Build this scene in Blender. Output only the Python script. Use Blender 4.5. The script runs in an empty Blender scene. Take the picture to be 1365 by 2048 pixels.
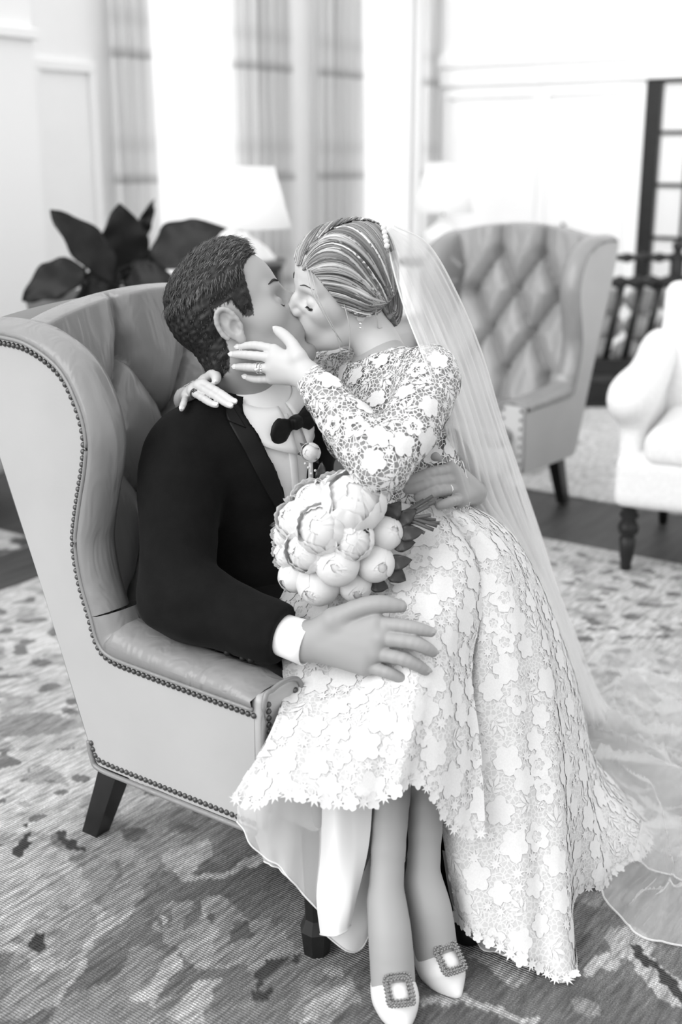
import bpy, bmesh, math, random
import numpy as np
from mathutils import Vector, Matrix, Quaternion
from mathutils.bvhtree import BVHTree
from mathutils.geometry import tessellate_polygon

scene = bpy.context.scene
COL = scene.collection
random.seed(7)
rng = np.random.default_rng(11)

# ------------------------------------------------------------------ camera, world, sun, exposure
FPX = 2400.0                      # focal length in pixels of a 1365 x 2048 frame
TILT = math.radians(16.4)
CAM_H = 1.42
cam_data = bpy.data.cameras.new('camera')
cam_data.sensor_fit = 'VERTICAL'
cam_data.sensor_height = 36.0
cam_data.lens = FPX * 36.0 / 2048.0
cam_data.dof.use_dof = True
cam_data.dof.focus_distance = 2.27
cam_data.dof.aperture_fstop = 2.1
cam = bpy.data.objects.new('camera', cam_data)
cam.location = (0, 0, CAM_H)
cam.rotation_euler = (math.pi / 2 - TILT, 0, 0)
COL.objects.link(cam)
scene.camera = cam

world = bpy.data.worlds.new('daylight')
scene.world = world
world.use_nodes = True
world.node_tree.nodes['Background'].inputs[0].default_value = (1, 1, 1, 1)
world.node_tree.nodes['Background'].inputs[1].default_value = 1.1

sun_data = bpy.data.lights.new('sun', 'SUN')
sun_data.energy = 2.1
sun_data.angle = math.radians(55)
sun = bpy.data.objects.new('sun', sun_data)
sun.rotation_euler = Vector((0.70, 0.62, -0.55)).to_track_quat('-Z', 'Y').to_euler()
COL.objects.link(sun)

scene.view_settings.view_transform = 'Standard'
scene.view_settings.look = 'None'
scene.view_settings.gamma = 1.0
scene.view_settings.use_curve_mapping = False
scene.view_settings.exposure = 0.22

# ------------------------------------------------------------------ helpers
_c, _s = math.cos(TILT), math.sin(TILT)
def ray(u, v):
    a = (u - 682.5) / FPX; b = -(v - 1024.0) / FPX
    return (a, _c + b * _s, -_s + b * _c)
def at(u, v, Y):
    """place in the room at distance Y along the floor, measured on the photograph"""
    r = ray(u, v); t = Y / r[1]
    return Vector((r[0] * t, Y, CAM_H + r[2] * t))
def on_floor(u, v, Z=0.0):
    r = ray(u, v); t = (Z - CAM_H) / r[2]
    return Vector((r[0] * t, r[1] * t, Z))

def tag(o, label=None, cat=None, group=None, kind=None):
    if label: o['label'] = label
    if cat: o['category'] = cat
    if group: o['group'] = group
    if kind: o['kind'] = kind
    return o
def empty(name, loc=(0, 0, 0), rz=0.0):
    o = bpy.data.objects.new(name, None)
    o.location = loc; o.rotation_euler = (0, 0, rz)
    o.empty_display_size = 0.1
    COL.objects.link(o)
    return o
def new_mesh(name, verts, faces, mat=None, smooth=True):
    me = bpy.data.meshes.new(name)
    if isinstance(verts, np.ndarray): verts = verts.tolist()
    if isinstance(faces, np.ndarray): faces = faces.tolist()
    me.from_pydata([tuple(v) for v in verts], [], [tuple(f) for f in faces])
    if mat: me.materials.append(mat)
    if smooth: me.polygons.foreach_set('use_smooth', [True] * len(me.polygons))
    me.update()
    return me
def link(name, me, parent=None, loc=None, rot=None):
    o = bpy.data.objects.new(name, me)
    COL.objects.link(o)
    if parent: o.parent = parent
    if loc is not None: o.location = loc
    if rot is not None: o.rotation_euler = rot
    return o
def mk(name, verts, faces, mat, parent=None, smooth=True):
    return link(name, new_mesh(name, verts, faces, mat, smooth), parent)
def mkw(name, verts, faces, mat, root, parent=None, smooth=True):
    """verts in room coordinates, stored relative to the thing's base"""
    L = root.location
    vs = np.asarray(verts, dtype=float) - np.array([L.x, L.y, L.z])
    return mk(name, vs, faces, mat, parent or root, smooth)
def bm_obj(name, bm, mat, parent=None, smooth=False):
    me = bpy.data.meshes.new(name); bm.to_mesh(me); bm.free()
    me.materials.append(mat)
    if smooth: me.polygons.foreach_set('use_smooth', [True] * len(me.polygons))
    return link(name, me, parent)
def box_bm(cx, cy, cz, sx, sy, sz, bevel=0.0, seg=2, bm=None):
    own = bmesh.new()
    bmesh.ops.create_cube(own, size=1.0)
    bmesh.ops.scale(own, vec=(sx, sy, sz), verts=own.verts)
    if bevel > 0:
        bmesh.ops.bevel(own, geom=own.edges[:], offset=bevel, segments=seg, affect='EDGES', profile=0.5)
    bmesh.ops.translate(own, vec=(cx, cy, cz), verts=own.verts)
    if bm is None: return own
    tmp = bpy.data.meshes.new('tmp'); own.to_mesh(tmp); own.free()
    bm.from_mesh(tmp); bpy.data.meshes.remove(tmp)
    return bm
def box(name, c, s, mat, parent=None, bevel=0.0, seg=2, smooth=False):
    return bm_obj(name, box_bm(*c, *s, bevel=bevel, seg=seg), mat, parent, smooth)

def catmull(P, n, closed=False):
    """n points spaced evenly in parameter through the guide points P (m x k)"""
    P = np.asarray(P, float); m = len(P)
    if closed:
        t = np.arange(n) / n * m
        i = np.floor(t).astype(int)
        f = (t - i)[:, None]
        p0, p1, p2, p3 = P[(i - 1) % m], P[i % m], P[(i + 1) % m], P[(i + 2) % m]
    else:
        t = np.linspace(0, m - 1, n)
        i = np.minimum(np.floor(t).astype(int), m - 2)
        f = (t - i)[:, None]
        E = np.vstack([2 * P[0] - P[1], P, 2 * P[-1] - P[-2]])
        p0, p1, p2, p3 = E[i], E[i + 1], E[i + 2], E[i + 3]
    return 0.5 * ((2 * p1) + (-p0 + p2) * f + (2 * p0 - 5 * p1 + 4 * p2 - p3) * f ** 2 + (-p0 + 3 * p1 - 3 * p2 + p3) * f ** 3)
def grid_faces(nr, nc, closed=False, flip=False):
    r = np.arange(nr - 1)[:, None]
    c = np.arange(nc if closed else nc - 1)[None, :]
    c2 = (c + 1) % nc
    a = r * nc + c; b = r * nc + c2; d = (r + 1) * nc + c; e = (r + 1) * nc + c2
    q = np.stack([a, b, e, d] if not flip else [a, d, e, b], -1).reshape(-1, 4)
    return q
def tube(P, R, seg=8, n=None, flat=1.0, up=(0, 0, 1), cap=True):
    """round (or flattened) tube through points P with radii R -> verts, faces"""
    P = np.asarray(P, float); R = np.asarray(R, float) if np.ndim(R) else np.full(len(P), float(R))
    if n:
        PR = catmull(np.hstack([P, R[:, None]]), n); P, R = PR[:, :3], np.maximum(PR[:, 3], 1e-5)
    T = np.gradient(P, axis=0); T /= np.linalg.norm(T, axis=1)[:, None] + 1e-12
    u0 = np.array(up, float)
    A = u0 - (T @ u0)[:, None] * T
    ln = np.linalg.norm(A, axis=1)
    for i in np.where(ln < 0.08)[0]:
        alt = np.array([1.0, 0.13, 0.07]); A[i] = alt - (T[i] @ alt) * T[i]
    A /= np.linalg.norm(A, axis=1)[:, None]
    B = np.cross(T, A)
    th = np.linspace(0, 2 * math.pi, seg, endpoint=False)
    V = P[:, None, :] + R[:, None, None] * (np.cos(th)[None, :, None] * A[:, None, :] * flat + np.sin(th)[None, :, None] * B[:, None, :])
    V = V.reshape(-1, 3)
    F = grid_faces(len(P), seg, closed=True).tolist()
    if cap:
        F.append(list(range(seg))[::-1]); k = (len(P) - 1) * seg
        F.append([k + i for i in range(seg)])
    return V, F
def lathe(prof, seg=24, axis_xy=(0, 0)):
    prof = np.asarray(prof, float)
    th = np.linspace(0, 2 * math.pi, seg, endpoint=False)
    V = np.stack([axis_xy[0] + prof[:, 0][:, None] * np.cos(th), axis_xy[1] + prof[:, 0][:, None] * np.sin(th), np.repeat(prof[:, 1][:, None], seg, 1)], -1).reshape(-1, 3)
    F = grid_faces(len(prof), seg, closed=True).tolist()
    return V, F
def merge(parts):
    V, F, k = [], [], 0
    for v, f in parts:
        v = np.asarray(v, float)
        V.append(v); F += [[i + k for i in q] for q in (f.tolist() if isinstance(f, np.ndarray) else f)]
        k += len(v)
    return np.vstack(V), F
def prism(poly, y0, y1, bevel=0.0):
    """polygon of (x,z) points pulled from y0 to y1"""
    bm = bmesh.new()
    vs = [bm.verts.new((x, y0, z)) for x, z in poly]
    f = bm.faces.new(vs)
    r = bmesh.ops.extrude_face_region(bm, geom=[f])
    bmesh.ops.translate(bm, vec=(0, y1 - y0, 0), verts=[e for e in r['geom'] if isinstance(e, bmesh.types.BMVert)])
    bmesh.ops.recalc_face_normals(bm, faces=bm.faces[:])
    if bevel: bmesh.ops.bevel(bm, geom=bm.edges[:], offset=bevel, segments=2, affect='EDGES', profile=0.5)
    return bm
def noise3(P, scale, seed=0, oct=2):
    """cheap smooth pseudo noise from sums of sines, about -1..1"""
    r = np.random.default_rng(seed); P = np.asarray(P, float) * scale
    out = np.zeros(len(P)); amp = 1.0; tot = 0
    for o in range(oct):
        for j in range(5):
            d = r.normal(size=3); d /= np.linalg.norm(d)
            out += amp * np.sin(P @ d * (2 ** o) * r.uniform(.7, 1.4) * 6.283 + r.uniform(0, 6.28))
        tot += amp * 2.2; amp *= .5
    return out / tot

# ------------------------------------------------------------------ materials (all neutral greys)
def g(v): return (v, v, v, 1)
def material(name, v, rough=.6, spec=.3, sheen=0, coat=0, metallic=0, trans=0):
    m = bpy.data.materials.new(name); m.use_nodes = True
    b = m.node_tree.nodes['Principled BSDF']
    b.inputs['Base Color'].default_value = g(v)
    b.inputs['Roughness'].default_value = rough
    b.inputs['Specular IOR Level'].default_value = spec
    b.inputs['Metallic'].default_value = metallic
    b.inputs['Sheen Weight'].default_value = sheen
    b.inputs['Coat Weight'].default_value = coat
    return m
def nodes(m): return m.node_tree.nodes, m.node_tree.links, m.node_tree.nodes['Principled BSDF']
def add_noise(m, scale=8, amt=.1, bump=0, bscale=None, bdist=.002, detail=4, stretch=None):
    """colour mottling and fine relief"""
    N, L, b = nodes(m)
    v = b.inputs['Base Color'].default_value[0]
    tc = N.new('ShaderNodeTexCoord'); src = tc.outputs['Object']
    if stretch:
        mp = N.new('ShaderNodeMapping'); mp.inputs['Scale'].default_value = stretch
        L.new(src, mp.inputs[0]); src = mp.outputs[0]
    if amt:
        n = N.new('ShaderNodeTexNoise'); n.inputs['Scale'].default_value = scale; n.inputs['Detail'].default_value = detail
        L.new(src, n.inputs['Vector'])
        r = N.new('ShaderNodeValToRGB')
        r.color_ramp.elements[0].position = .3; r.color_ramp.elements[0].color = g(max(v * (1 - amt), 0))
        r.color_ramp.elements[1].position = .7; r.color_ramp.elements[1].color = g(min(v * (1 + amt), 1))
        L.new(n.outputs['Fac'], r.inputs[0]); L.new(r.outputs[0], b.inputs['Base Color'])
    if bump:
        n2 = N.new('ShaderNodeTexNoise'); n2.inputs['Scale'].default_value = bscale or scale * 6; n2.inputs['Detail'].default_value = 3
        L.new(src, n2.inputs['Vector'])
        bp = N.new('ShaderNodeBump'); bp.inputs['Strength'].default_value = bump; bp.inputs['Distance'].default_value = bdist
        L.new(n2.outputs['Fac'], bp.inputs['Height']); L.new(bp.outputs[0], b.inputs['Normal'])
    return m
def see_through(m, opacity, glow=.5):
    """thin woven cloth: part of the light passes straight, the rest scatters on both sides"""
    N, L, b = nodes(m)
    out = N['Material Output']
    tr = N.new('ShaderNodeBsdfTransparent')
    tl = N.new('ShaderNodeBsdfTranslucent'); tl.inputs[0].default_value = b.inputs['Base Color'].default_value
    m1 = N.new('ShaderNodeMixShader'); m1.inputs[0].default_value = glow
    L.new(b.outputs[0], m1.inputs[1]); L.new(tl.outputs[0], m1.inputs[2])
    m2 = N.new('ShaderNodeMixShader'); m2.inputs[0].default_value = opacity
    L.new(tr.outputs[0], m2.inputs[1]); L.new(m1.outputs[0], m2.inputs[2])
    L.new(m2.outputs[0], out.inputs[0])
    return m
def color_attr(me, vals, name='tone'):
    a = me.color_attributes.new(name, 'FLOAT_COLOR', 'POINT')
    v = np.asarray(vals, float)
    a.data.foreach_set('color', np.stack([v, v, v, np.ones_like(v)], -1).ravel())
def use_attr(m, name='tone'):
    N, L, b = nodes(m)
    a = N.new('ShaderNodeAttribute'); a.attribute_name = name
    L.new(a.outputs['Color'], b.inputs['Base Color'])
    return m

M = {}
M['wall'] = add_noise(material('wall_paint', .93, .7), 3, .02)
M['trim'] = material('trim_paint', .93, .5)
M['floor'] = add_noise(material('dark_floor_wood', .045, .45), 3, .35, .3, 30, stretch=(1, 9, 1))
M['leather'] = add_noise(material('grey_leather', .235, .27, .5), 5, .06, .18, 140, .001)  # inside leather: slightly darker itself, the rest is shade put into the colour
def wrinkle(m, scale, dist):
    N, L, b = nodes(m); tc = N.new('ShaderNodeTexCoord'); mp = N.new('ShaderNodeMapping'); mp.inputs['Scale'].default_value = (1, 1, .35); L.new(tc.outputs['Object'], mp.inputs[0])
    n = N.new('ShaderNodeTexNoise'); n.inputs['Scale'].default_value = scale; n.inputs['Detail'].default_value = 2; n.inputs['Distortion'].default_value = 1.2; L.new(mp.outputs[0], n.inputs['Vector'])
    bp = N.new('ShaderNodeBump'); bp.inputs['Strength'].default_value = .5; bp.inputs['Distance'].default_value = dist; L.new(n.outputs['Fac'], bp.inputs['Height'])
    old = b.inputs['Normal'].links[0].from_node; L.new(bp.outputs[0], old.inputs['Normal'])
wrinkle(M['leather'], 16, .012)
M['leather_side'] = add_noise(material('grey_leather_panel', .42, .48, .4), 4, .05, .15, 160, .001)  # lighter copy of the leather, with the outer side's light in its colour
M['nail'] = material('dark_nail', .10, .35, .5, metallic=.6)
M['blackwood'] = add_noise(material('black_wood', .012, .35, .4), 20, .3)
M['dark_wood'] = add_noise(material('dark_wood', .04, .4, .4), 20, .3)
M['cream'] = add_noise(material('cream_upholstery', .74, .85, .1, sheen=.2), 60, .05, .3, 300, .001)
M['shade'] = material('lamp_shade_linen', .85, .8)
M['ceramic'] = material('white_ceramic', .82, .2, .5)
M['leaf'] = add_noise(material('dark_leaf', .008, .5, .25), 30, .3)
M['pot'] = add_noise(material('grey_planter', .12, .8), 8, .15)
# ------------------------------------------------------------------ room shell
A = Vector((.578, .816, 0)); B = Vector((-.816, .578, 0))       # the room's two floor axes
AZ = math.atan2(A.y, A.x)
CORNER = Vector((.66, 9.5, 0))
WALL_H = 3.0
RZL = AZ + math.pi                                              # window wall: local x runs from the corner towards the camera, +y into the room
RZR = math.atan2(-B.y, -B.x)                                    # door wall: local x runs from the corner to the right, -y into the room

def add_boxes(name, lst, mat, parent=None, loc=None, rz=None, bevel=0.0):
    bm = bmesh.new()
    for (x0, x1, y0, y1, z0, z1) in lst:
        box_bm((x0 + x1) / 2, (y0 + y1) / 2, (z0 + z1) / 2, x1 - x0, y1 - y0, z1 - z0, bevel=bevel, bm=bm)
    o = bm_obj(name, bm, mat, parent)
    if loc is not None: o.location = loc
    if rz is not None: o.rotation_euler = (0, 0, rz)
    return o

floor = add_boxes('floor', [(-.3, 12, -.3, 12, -.1, 0)], M['floor'], None, CORNER, RZL)
tag(floor, 'dark stained wooden floor showing between the rugs', kind='structure')

WINS = [(.12, 1.12), (2.15, 3.16)]
SILL, HEAD = .30, 2.8
pieces = [(-.15, WINS[0][0], -.15, 0, 0, WALL_H), (WINS[0][1], WINS[1][0], -.15, 0, 0, WALL_H), (WINS[1][1], 7.5, -.15, 0, 0, WALL_H)]
for a, b in WINS: pieces += [(a, b, -.15, 0, 0, SILL), (a, b, -.15, 0, HEAD, WALL_H)]
wall_l = add_boxes('wall_left', pieces, M['wall'], None, CORNER, RZL)
tag(wall_l, 'white panelled wall with two tall bright windows', kind='structure')
# raised panel mouldings and pilaster of the window wall
def panel(parent, x0, x1, z0, z1, ysign, w=.05, d=.028):
    y0, y1 = (0, d) if ysign > 0 else (-d, 0)
    f = add_boxes('panel_moulding', [(x0, x1, y0, y1, z1 - w, z1), (x0, x1, y0, y1, z0, z0 + w), (x0, x0 + w, y0, y1, z0 + w, z1 - w), (x1 - w, x1, y0, y1, z0 + w, z1 - w)], M['trim'], parent, bevel=.006)
    return f
panel(wall_l, 3.40, 3.84, .25, 1.90, 1)
panel(wall_l, 1.42, 1.86, .25, 2.6, 1, .04)
add_boxes('pilaster', [(3.94, 4.5, 0, .16, 0, WALL_H), (3.92, 4.52, 0, .19, 1.97, 2.02)], M['trim'], wall_l, bevel=.006)
add_boxes('baseboard', [(0, 3.94, 0, .025, 0, .16)], M['trim'], wall_l)

M['glass'] = bpy.data.materials.new('window_glass'); M['glass'].use_nodes = True
_N, _L = M['glass'].node_tree.nodes, M['glass'].node_tree.links
_tr = _N.new('ShaderNodeBsdfTransparent'); _tr.inputs[0].default_value = g(.96)
_gl = _N.new('ShaderNodeBsdfGlossy'); _gl.inputs['Roughness'].default_value = .05
_mx = _N.new('ShaderNodeMixShader'); _mx.inputs[0].default_value = .06
_L.new(_tr.outputs[0], _mx.inputs[1]); _L.new(_gl.outputs[0], _mx.inputs[2]); _L.new(_mx.outputs[0], _N['Material Output'].inputs[0])
for i, (a, b) in enumerate(WINS):
    w = .05
    win = add_boxes('window_%d' % (i + 1), [(a, a + w, -.13, -.06, SILL, HEAD), (b - w, b, -.13, -.06, SILL, HEAD), (a + w, b - w, -.13, -.06, SILL, SILL + w), (a + w, b - w, -.13, -.06, HEAD - w, HEAD)], M['trim'], None, CORNER, RZL, .004)
    tag(win, ['tall bright window next to the room corner', 'tall bright window behind the plant and lamp'][i], kind='structure')
    add_boxes('pane', [(a + w, b - w, -.1, -.092, SILL + w, HEAD - w)], M['glass'], win)
    add_boxes('window_sill', [(a - .04, b + .04, -.06, .06, SILL - .03, SILL)], M['trim'], win)

# door wall
DX0, DX1, DZ = 1.70, 3.1, 2.0
wall_r = add_boxes('wall_right', [(-.0, DX0, 0, .15, 0, WALL_H), (DX0, DX1, 0, .15, DZ, WALL_H), (DX1, 7.5, 0, .15, 0, WALL_H)], M['wall'], None, CORNER, RZR)
tag(wall_r, 'white panelled wall with a picture rail and dark door', kind='structure')
add_boxes('picture_rail', [(0, 7.5, -.05, 0, 2.06, 2.15), (0, 7.5, -.03, 0, 1.93, 2.06)], M['trim'], wall_r, bevel=.008)
for x0, x1 in ((.14, .92), (.96, 1.60)): panel(wall_r, x0, x1, .25, 1.88, -1, .035, .02)
add_boxes('baseboard', [(0, DX0, -.025, 0, 0, .16)], M['trim'], wall_r)
kv, kf = lathe([(0, 0), (.014, 0), (.010, .02), (.018, .045), (.014, .075), (0, .085)], 12)
knob = mk('knob', kv, kf, M['dark_wood'], wall_r); knob.location = (1.16, -.02, .90); knob.rotation_euler = (math.pi / 2 * .15, 0, 0)
st = .11
door = add_boxes('door_1', [(DX0, DX0 + st, .0, .06, 0, DZ), (DX1 - st, DX1, .0, .06, 0, DZ), (DX0 + st, DX1 - st, .0, .06, DZ - .1, DZ), (DX0 + st, DX1 - st, .0, .06, 0, .2)], M['blackwood'], None, CORNER, RZR, .004)
tag(door, 'black framed glazed door in the white wall', kind='structure')
vm = [DX0 + st + .20, DX0 + st + .42, DX0 + st + .64, DX0 + st + .86]
for z in (.55, .90, 1.25, 1.59): add_boxes('muntin', [(DX0 + st, DX1 - st, .01, .05, z - .012, z + .012)], M['blackwood'], door)
for x in vm: add_boxes('muntin', [(x - .012, x + .012, .01, .05, .2, DZ - .1)], M['blackwood'], door)
M['pane'] = material('frosted_pane', .78, .25, .5)
xs = [DX0 + st] + vm + [DX1 - st]; zs = [.2, .55, .90, 1.25, 1.59, DZ - .1]
for i in range(len(xs) - 1):
    for j in range(len(zs) - 1):
        add_boxes('pane', [(xs[i] + .01, xs[i + 1] - .01, .024, .032, zs[j] + .01, zs[j + 1] - .01)], M['pane'], door)

# curtains: hanging pleated sheets with a woven check
m = material('checked_curtain', .7, .9, .05); N, L, b = nodes(m)
uvn = N.new('ShaderNodeUVMap'); sx = N.new('ShaderNodeSeparateXYZ'); L.new(uvn.outputs[0], sx.inputs[0])
def stripe(src, freq, lo, hi):
    a = N.new('ShaderNodeMath'); a.operation = 'MULTIPLY'; a.inputs[1].default_value = freq; L.new(src, a.inputs[0])
    f = N.new('ShaderNodeMath'); f.operation = 'FRACT'; L.new(a.outputs[0], f.inputs[0])
    r = N.new('ShaderNodeValToRGB'); r.color_ramp.interpolation = 'LINEAR'
    e = r.color_ramp.elements; e[0].position = 0; e[0].color = g(lo); e[1].position = .10; e[1].color = g(hi)
    k = e.new(.22); k.color = g(hi); k = e.new(.30); k.color = g((lo + hi) / 2 + .1); k = e.new(.42); k.color = g(hi)
    L.new(f.outputs[0], r.inputs[0]); return r.outputs[0]
s1 = stripe(sx.outputs[0], 3.0, .58, 1.0); s2 = stripe(sx.outputs[1], 1.55, .66, 1.0)
mu = N.new('ShaderNodeMix'); mu.data_type = 'RGBA'; mu.blend_type = 'MULTIPLY'; mu.inputs[0].default_value = 1
L.new(s1, mu.inputs[6]); L.new(s2, mu.inputs[7])
m2 = N.new('ShaderNodeMix'); m2.data_type = 'RGBA'; m2.blend_type = 'MULTIPLY'; m2.inputs[0].default_value = 1
m2.inputs[6].default_value = g(.93); L.new(mu.outputs[2], m2.inputs[7]); L.new(m2.outputs[2], b.inputs['Base Color'])
see_through(m, .92, .55)
L.new(m2.outputs[2], N['Translucent BSDF'].inputs[0])
M['curtain'] = m
CUR = [(3.06, 3.36, 'pleated check curtain hanging beside the plain wall panel'), (1.80, 2.34, 'pleated check curtain above the lamp, on the pier side of its window'),
       (1.02, 1.50, 'pleated check curtain behind the bride, beside the corner window'), (.015, .21, 'narrow check curtain tucked into the room corner')]
for x0, x1, lab in CUR:
    nx, nz = int((x1 - x0) / .008), 26
    X = np.linspace(x0, x1, nx); Z = np.linspace(.015, 2.9, nz)
    xx, zz = np.meshgrid(X, Z)
    ph = (xx - x0) * 2 * math.pi / .088
    yy = .075 + .034 * np.sin(ph + .5 * np.sin(zz * 1.7)) + .010 * np.sin(ph * .43 + zz * 1.1)
    cu = mk('curtain', np.stack([xx, yy, zz], -1).reshape(-1, 3), grid_faces(nz, nx), M['curtain'])
    me = cu.data; uv = me.uv_layers.new(name='UVMap')
    U = ((xx - x0) * 2.2).ravel(); Vv = zz.ravel()
    li = np.array([l.vertex_index for l in me.loops])
    uv.data.foreach_set('uv', np.stack([U[li], Vv[li]], -1).ravel())
    md = cu.modifiers.new('cloth', 'SOLIDIFY'); md.thickness = .003
    cu.location = CORNER; cu.rotation_euler = (0, 0, RZL)
    tag(cu, lab, 'curtain', 'check curtains at the windows')
# ------------------------------------------------------------------ tufted leather wing chairs
def tuft_field(Y, S, cols, rows):
    """depth of the buttoned padding at cloth coordinates (Y across, S up); returns height and button centres"""
    pts = []
    for r, s in enumerate(rows):
        off = cols / 2 if r % 2 else 0
        for k in range(-3, 4):
            y = k * cols + off
            if abs(y) < .27: pts.append((y, s, r))
    h = np.full(Y.shape, 1.0)
    D = np.full(Y.shape, 9.0)
    def seg(a, b, w):
        ax, ay = a; bx, by = b
        t = np.clip(((Y - ax) * (bx - ax) + (S - ay) * (by - ay)) / ((bx - ax) ** 2 + (by - ay) ** 2), 0, 1)
        return np.hypot(Y - ax - t * (bx - ax), S - ay - t * (by - ay)) / w
    for (y, s, r) in pts:
        D = np.minimum(D, np.hypot(Y - y, S - s) / 1.0)
    C = np.full(Y.shape, 9.0)
    top = len(rows) - 1
    for (y, s, r) in pts:
        for (y2, s2, r2) in pts:
            if r2 == r + 1 and abs(y2 - y) < cols * .6: C = np.minimum(C, seg((y, s), (y2, s2), 1.0))
        if r == top: C = np.minimum(C, seg((y, s), (y * 1.12, s + .5), 1.0))
        if r == 0: C = np.minimum(C, seg((y, s), (y, s - .5), 1.0))
    puff = np.sqrt(np.clip(1 - (1 - np.minimum(C / .072, 1)) ** 2, 0, 1))
    h = .056 * puff - .030 * np.exp(-(D / .026) ** 2)
    return h, [(p[0], p[1]) for p in pts]

def build_chair(root, detail=True):
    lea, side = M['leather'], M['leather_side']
    W = .365
    arm_path = [(.205, .498), (.08, .499), (-.06, .501), (-.15, .505), (-.183, .525), (-.20, .575)]
    wing_path = [(-.20, .575), (-.222, .64), (-.231, .71), (-.222, .76), (-.208, .81), (-.19, .87), (-.183, .925), (-.20, .985), (-.245, 1.045), (-.33, 1.082), (-.42, 1.09), (-.49, 1.088)]
    rear = [(-.515, 1.075), (-.50, 1.0), (-.444, .854), (-.338, .585), (-.235, .30), (-.225, .275), (-.205, .256)]
    bottom = [(.0, .258), (.205, .262)]
    back_x = lambda s: -.255 - .19 * s - .04 * math.sin(math.pi * min(s, 1))
    for sg in (-1, 1):
        # flat outer panel inside the nail line
        poly = arm_path + wing_path[1:] + rear + bottom
        bm = prism(poly if sg < 0 else poly[::-1], sg * W, sg * (W - .05), 0)
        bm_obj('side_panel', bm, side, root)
        # padded rolls: arm and wing
        def roll(name, path, n, prof_fn):
            P = catmull(path, n)
            T = np.gradient(P, axis=0); T /= np.linalg.norm(T, axis=1)[:, None]
            Nn = np.stack([T[:, 1], -T[:, 0]], -1)            # outward: right of travel
            V = []
            for i in range(n):
                for (o, y) in prof_fn(i / (n - 1)):
                    V.append((P[i, 0] + Nn[i, 0] * o, sg * (W - y), P[i, 1] + Nn[i, 1] * o))
            k = len(prof_fn(0))
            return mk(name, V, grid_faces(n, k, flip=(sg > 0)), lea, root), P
        def arm_prof(t):
            t2 = min(1, max(0, t)); hgt = .040 + .045 * t2 ** 1.5
            end = 1 - .35 * max(0, (.08 - t) / .08); hgt *= 1 - .38 * max(0, (t - .6) / .4)
            return [(0, .0), (.006 * end, -.006), (hgt * .45, -.010), (hgt * .8 * end, .004), (hgt * end, .03), (hgt * 1.04 * end, .06), (hgt * .85 * end, .088), (hgt * .4 * end, .108), (-.05, .113), (-.16, .110)]
        def wing_prof(t):
            hgt = .034 - .008 * t
            a = max(0, 1 - t / .12)
            return [(0, .0), (.006, -.006), (hgt * .55, -.004 ), (hgt * .9, .012), (hgt * 1.12, .035), (hgt * 1.05, .058), (hgt * .6, .078), (-.02, .088), (-.09, .088 + .03 * min(1, t * 3)), (-.20, .085)]
        roll('armrest', arm_path, 26, arm_prof)
        roll('wing', wing_path, 44, wing_prof)
        if detail:
            Pp = catmull(arm_path + wing_path[1:], 110)
            v, f = tube([(x, sg * (W + .004), z) for x, z in Pp], .0045, 6); mk('piping', v, f, lea, root)
            Pb = catmull([(-.232, .31), (-.225, .275), (-.205, .256), (-.1, .256), (.205, .262)], 40)
            v, f = tube([(x, sg * (W + .002), z - .006) for x, z in Pb], .0055, 6); mk('piping', v, f, lea, root)
        # front of the arm: narrow upright panel with its own piping
        box('arm_front', (.207, sg * (W - .057), .39), (.03, .112, .262), side, root, .012, 3, True)
        v, f = tube([(.224, sg * (W - .002), .27), (.224, sg * (W - .004), .50), (.224, sg * (W - .03), .530), (.224, sg * (W - .085), .530), (.224, sg * (W - .110), .50), (.224, sg * (W - .112), .40)], .005, 6, n=30)
        mk('piping', v, f, lea, root)
    # inside back, buttoned; runs over the top as a roll
    ny, ns = 150, 170
    ya = np.linspace(-.335, .335, ny); sa = np.linspace(-.02, 1.30, ns)
    YY, SS = np.meshgrid(ya, sa)
    LEN = .76
    rows = [.155, .32, .49, .65]
    hgt, pts = tuft_field(YY, SS * LEN, .2, rows)
    top_z = 1.152 - .42 * np.abs(YY) ** 2.0 * 1.0
    def base(YY, SS):
        s1 = np.clip(SS, 0, 1)
        zt = 1.140 - .45 * YY ** 2
        z = .40 + (zt - .40) * s1
        x = -.245 - .165 * s1 - .015 * np.sin(np.pi * s1) + .55 * np.maximum(np.abs(YY) - .16, 0) ** 2
        ov = np.clip((SS - 1) / .30, 0, 1) * math.pi * .85
        x = x - .048 * np.sin(ov * .5) * 1.6 * (ov > 0) 
        z = z + .024 * np.sin(ov) - .045 * (1 - np.cos(ov)) * .6
        return x, z
    bx, bz = base(YY, SS)
    fade = np.clip((1.12 - SS) / .12, 0, 1) * np.clip((.335 - np.abs(YY)) / .03, 0, 1)
    hh = hgt * fade + .035 * (1 - np.clip((1.12 - SS) / .12, 0, 1)) * np.clip((1.3 - SS) / .1, 0, 1)
    V = np.stack([bx + hh * .96, YY, bz + hh * .25], -1).reshape(-1, 3)
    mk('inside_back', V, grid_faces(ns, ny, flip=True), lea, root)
    vb, fb = lathe([(0, .008), (.007, .007), (.011, .003), (.012, -.003)], 12)
    bme = new_mesh('button', vb, fb, lea)
    for (y, s) in pts:
        x, z = base(np.array([y]), np.array([s / LEN]))
        o = link('button', bme, root, (x[0] - .020, y, z[0] - .004), (0, math.pi / 2 - .22, 0))
    # outside back
    ob = [(-.515, 1.095), (-.444, .854), (-.338, .585), (-.235, .30), (-.205, .256)]
    ya2 = np.linspace(-W, W, 24); P = catmull(ob, 24)
    V = [(x - .012 * math.cos(y / W * 1.5), y, z + (.035 * (1 - (y / W) ** 2)) * max(0, (z - .8) / .3)) for x, z in P for y in ya2]
    mk('outside_back', V, grid_faces(24, 24), side, root)
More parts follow.
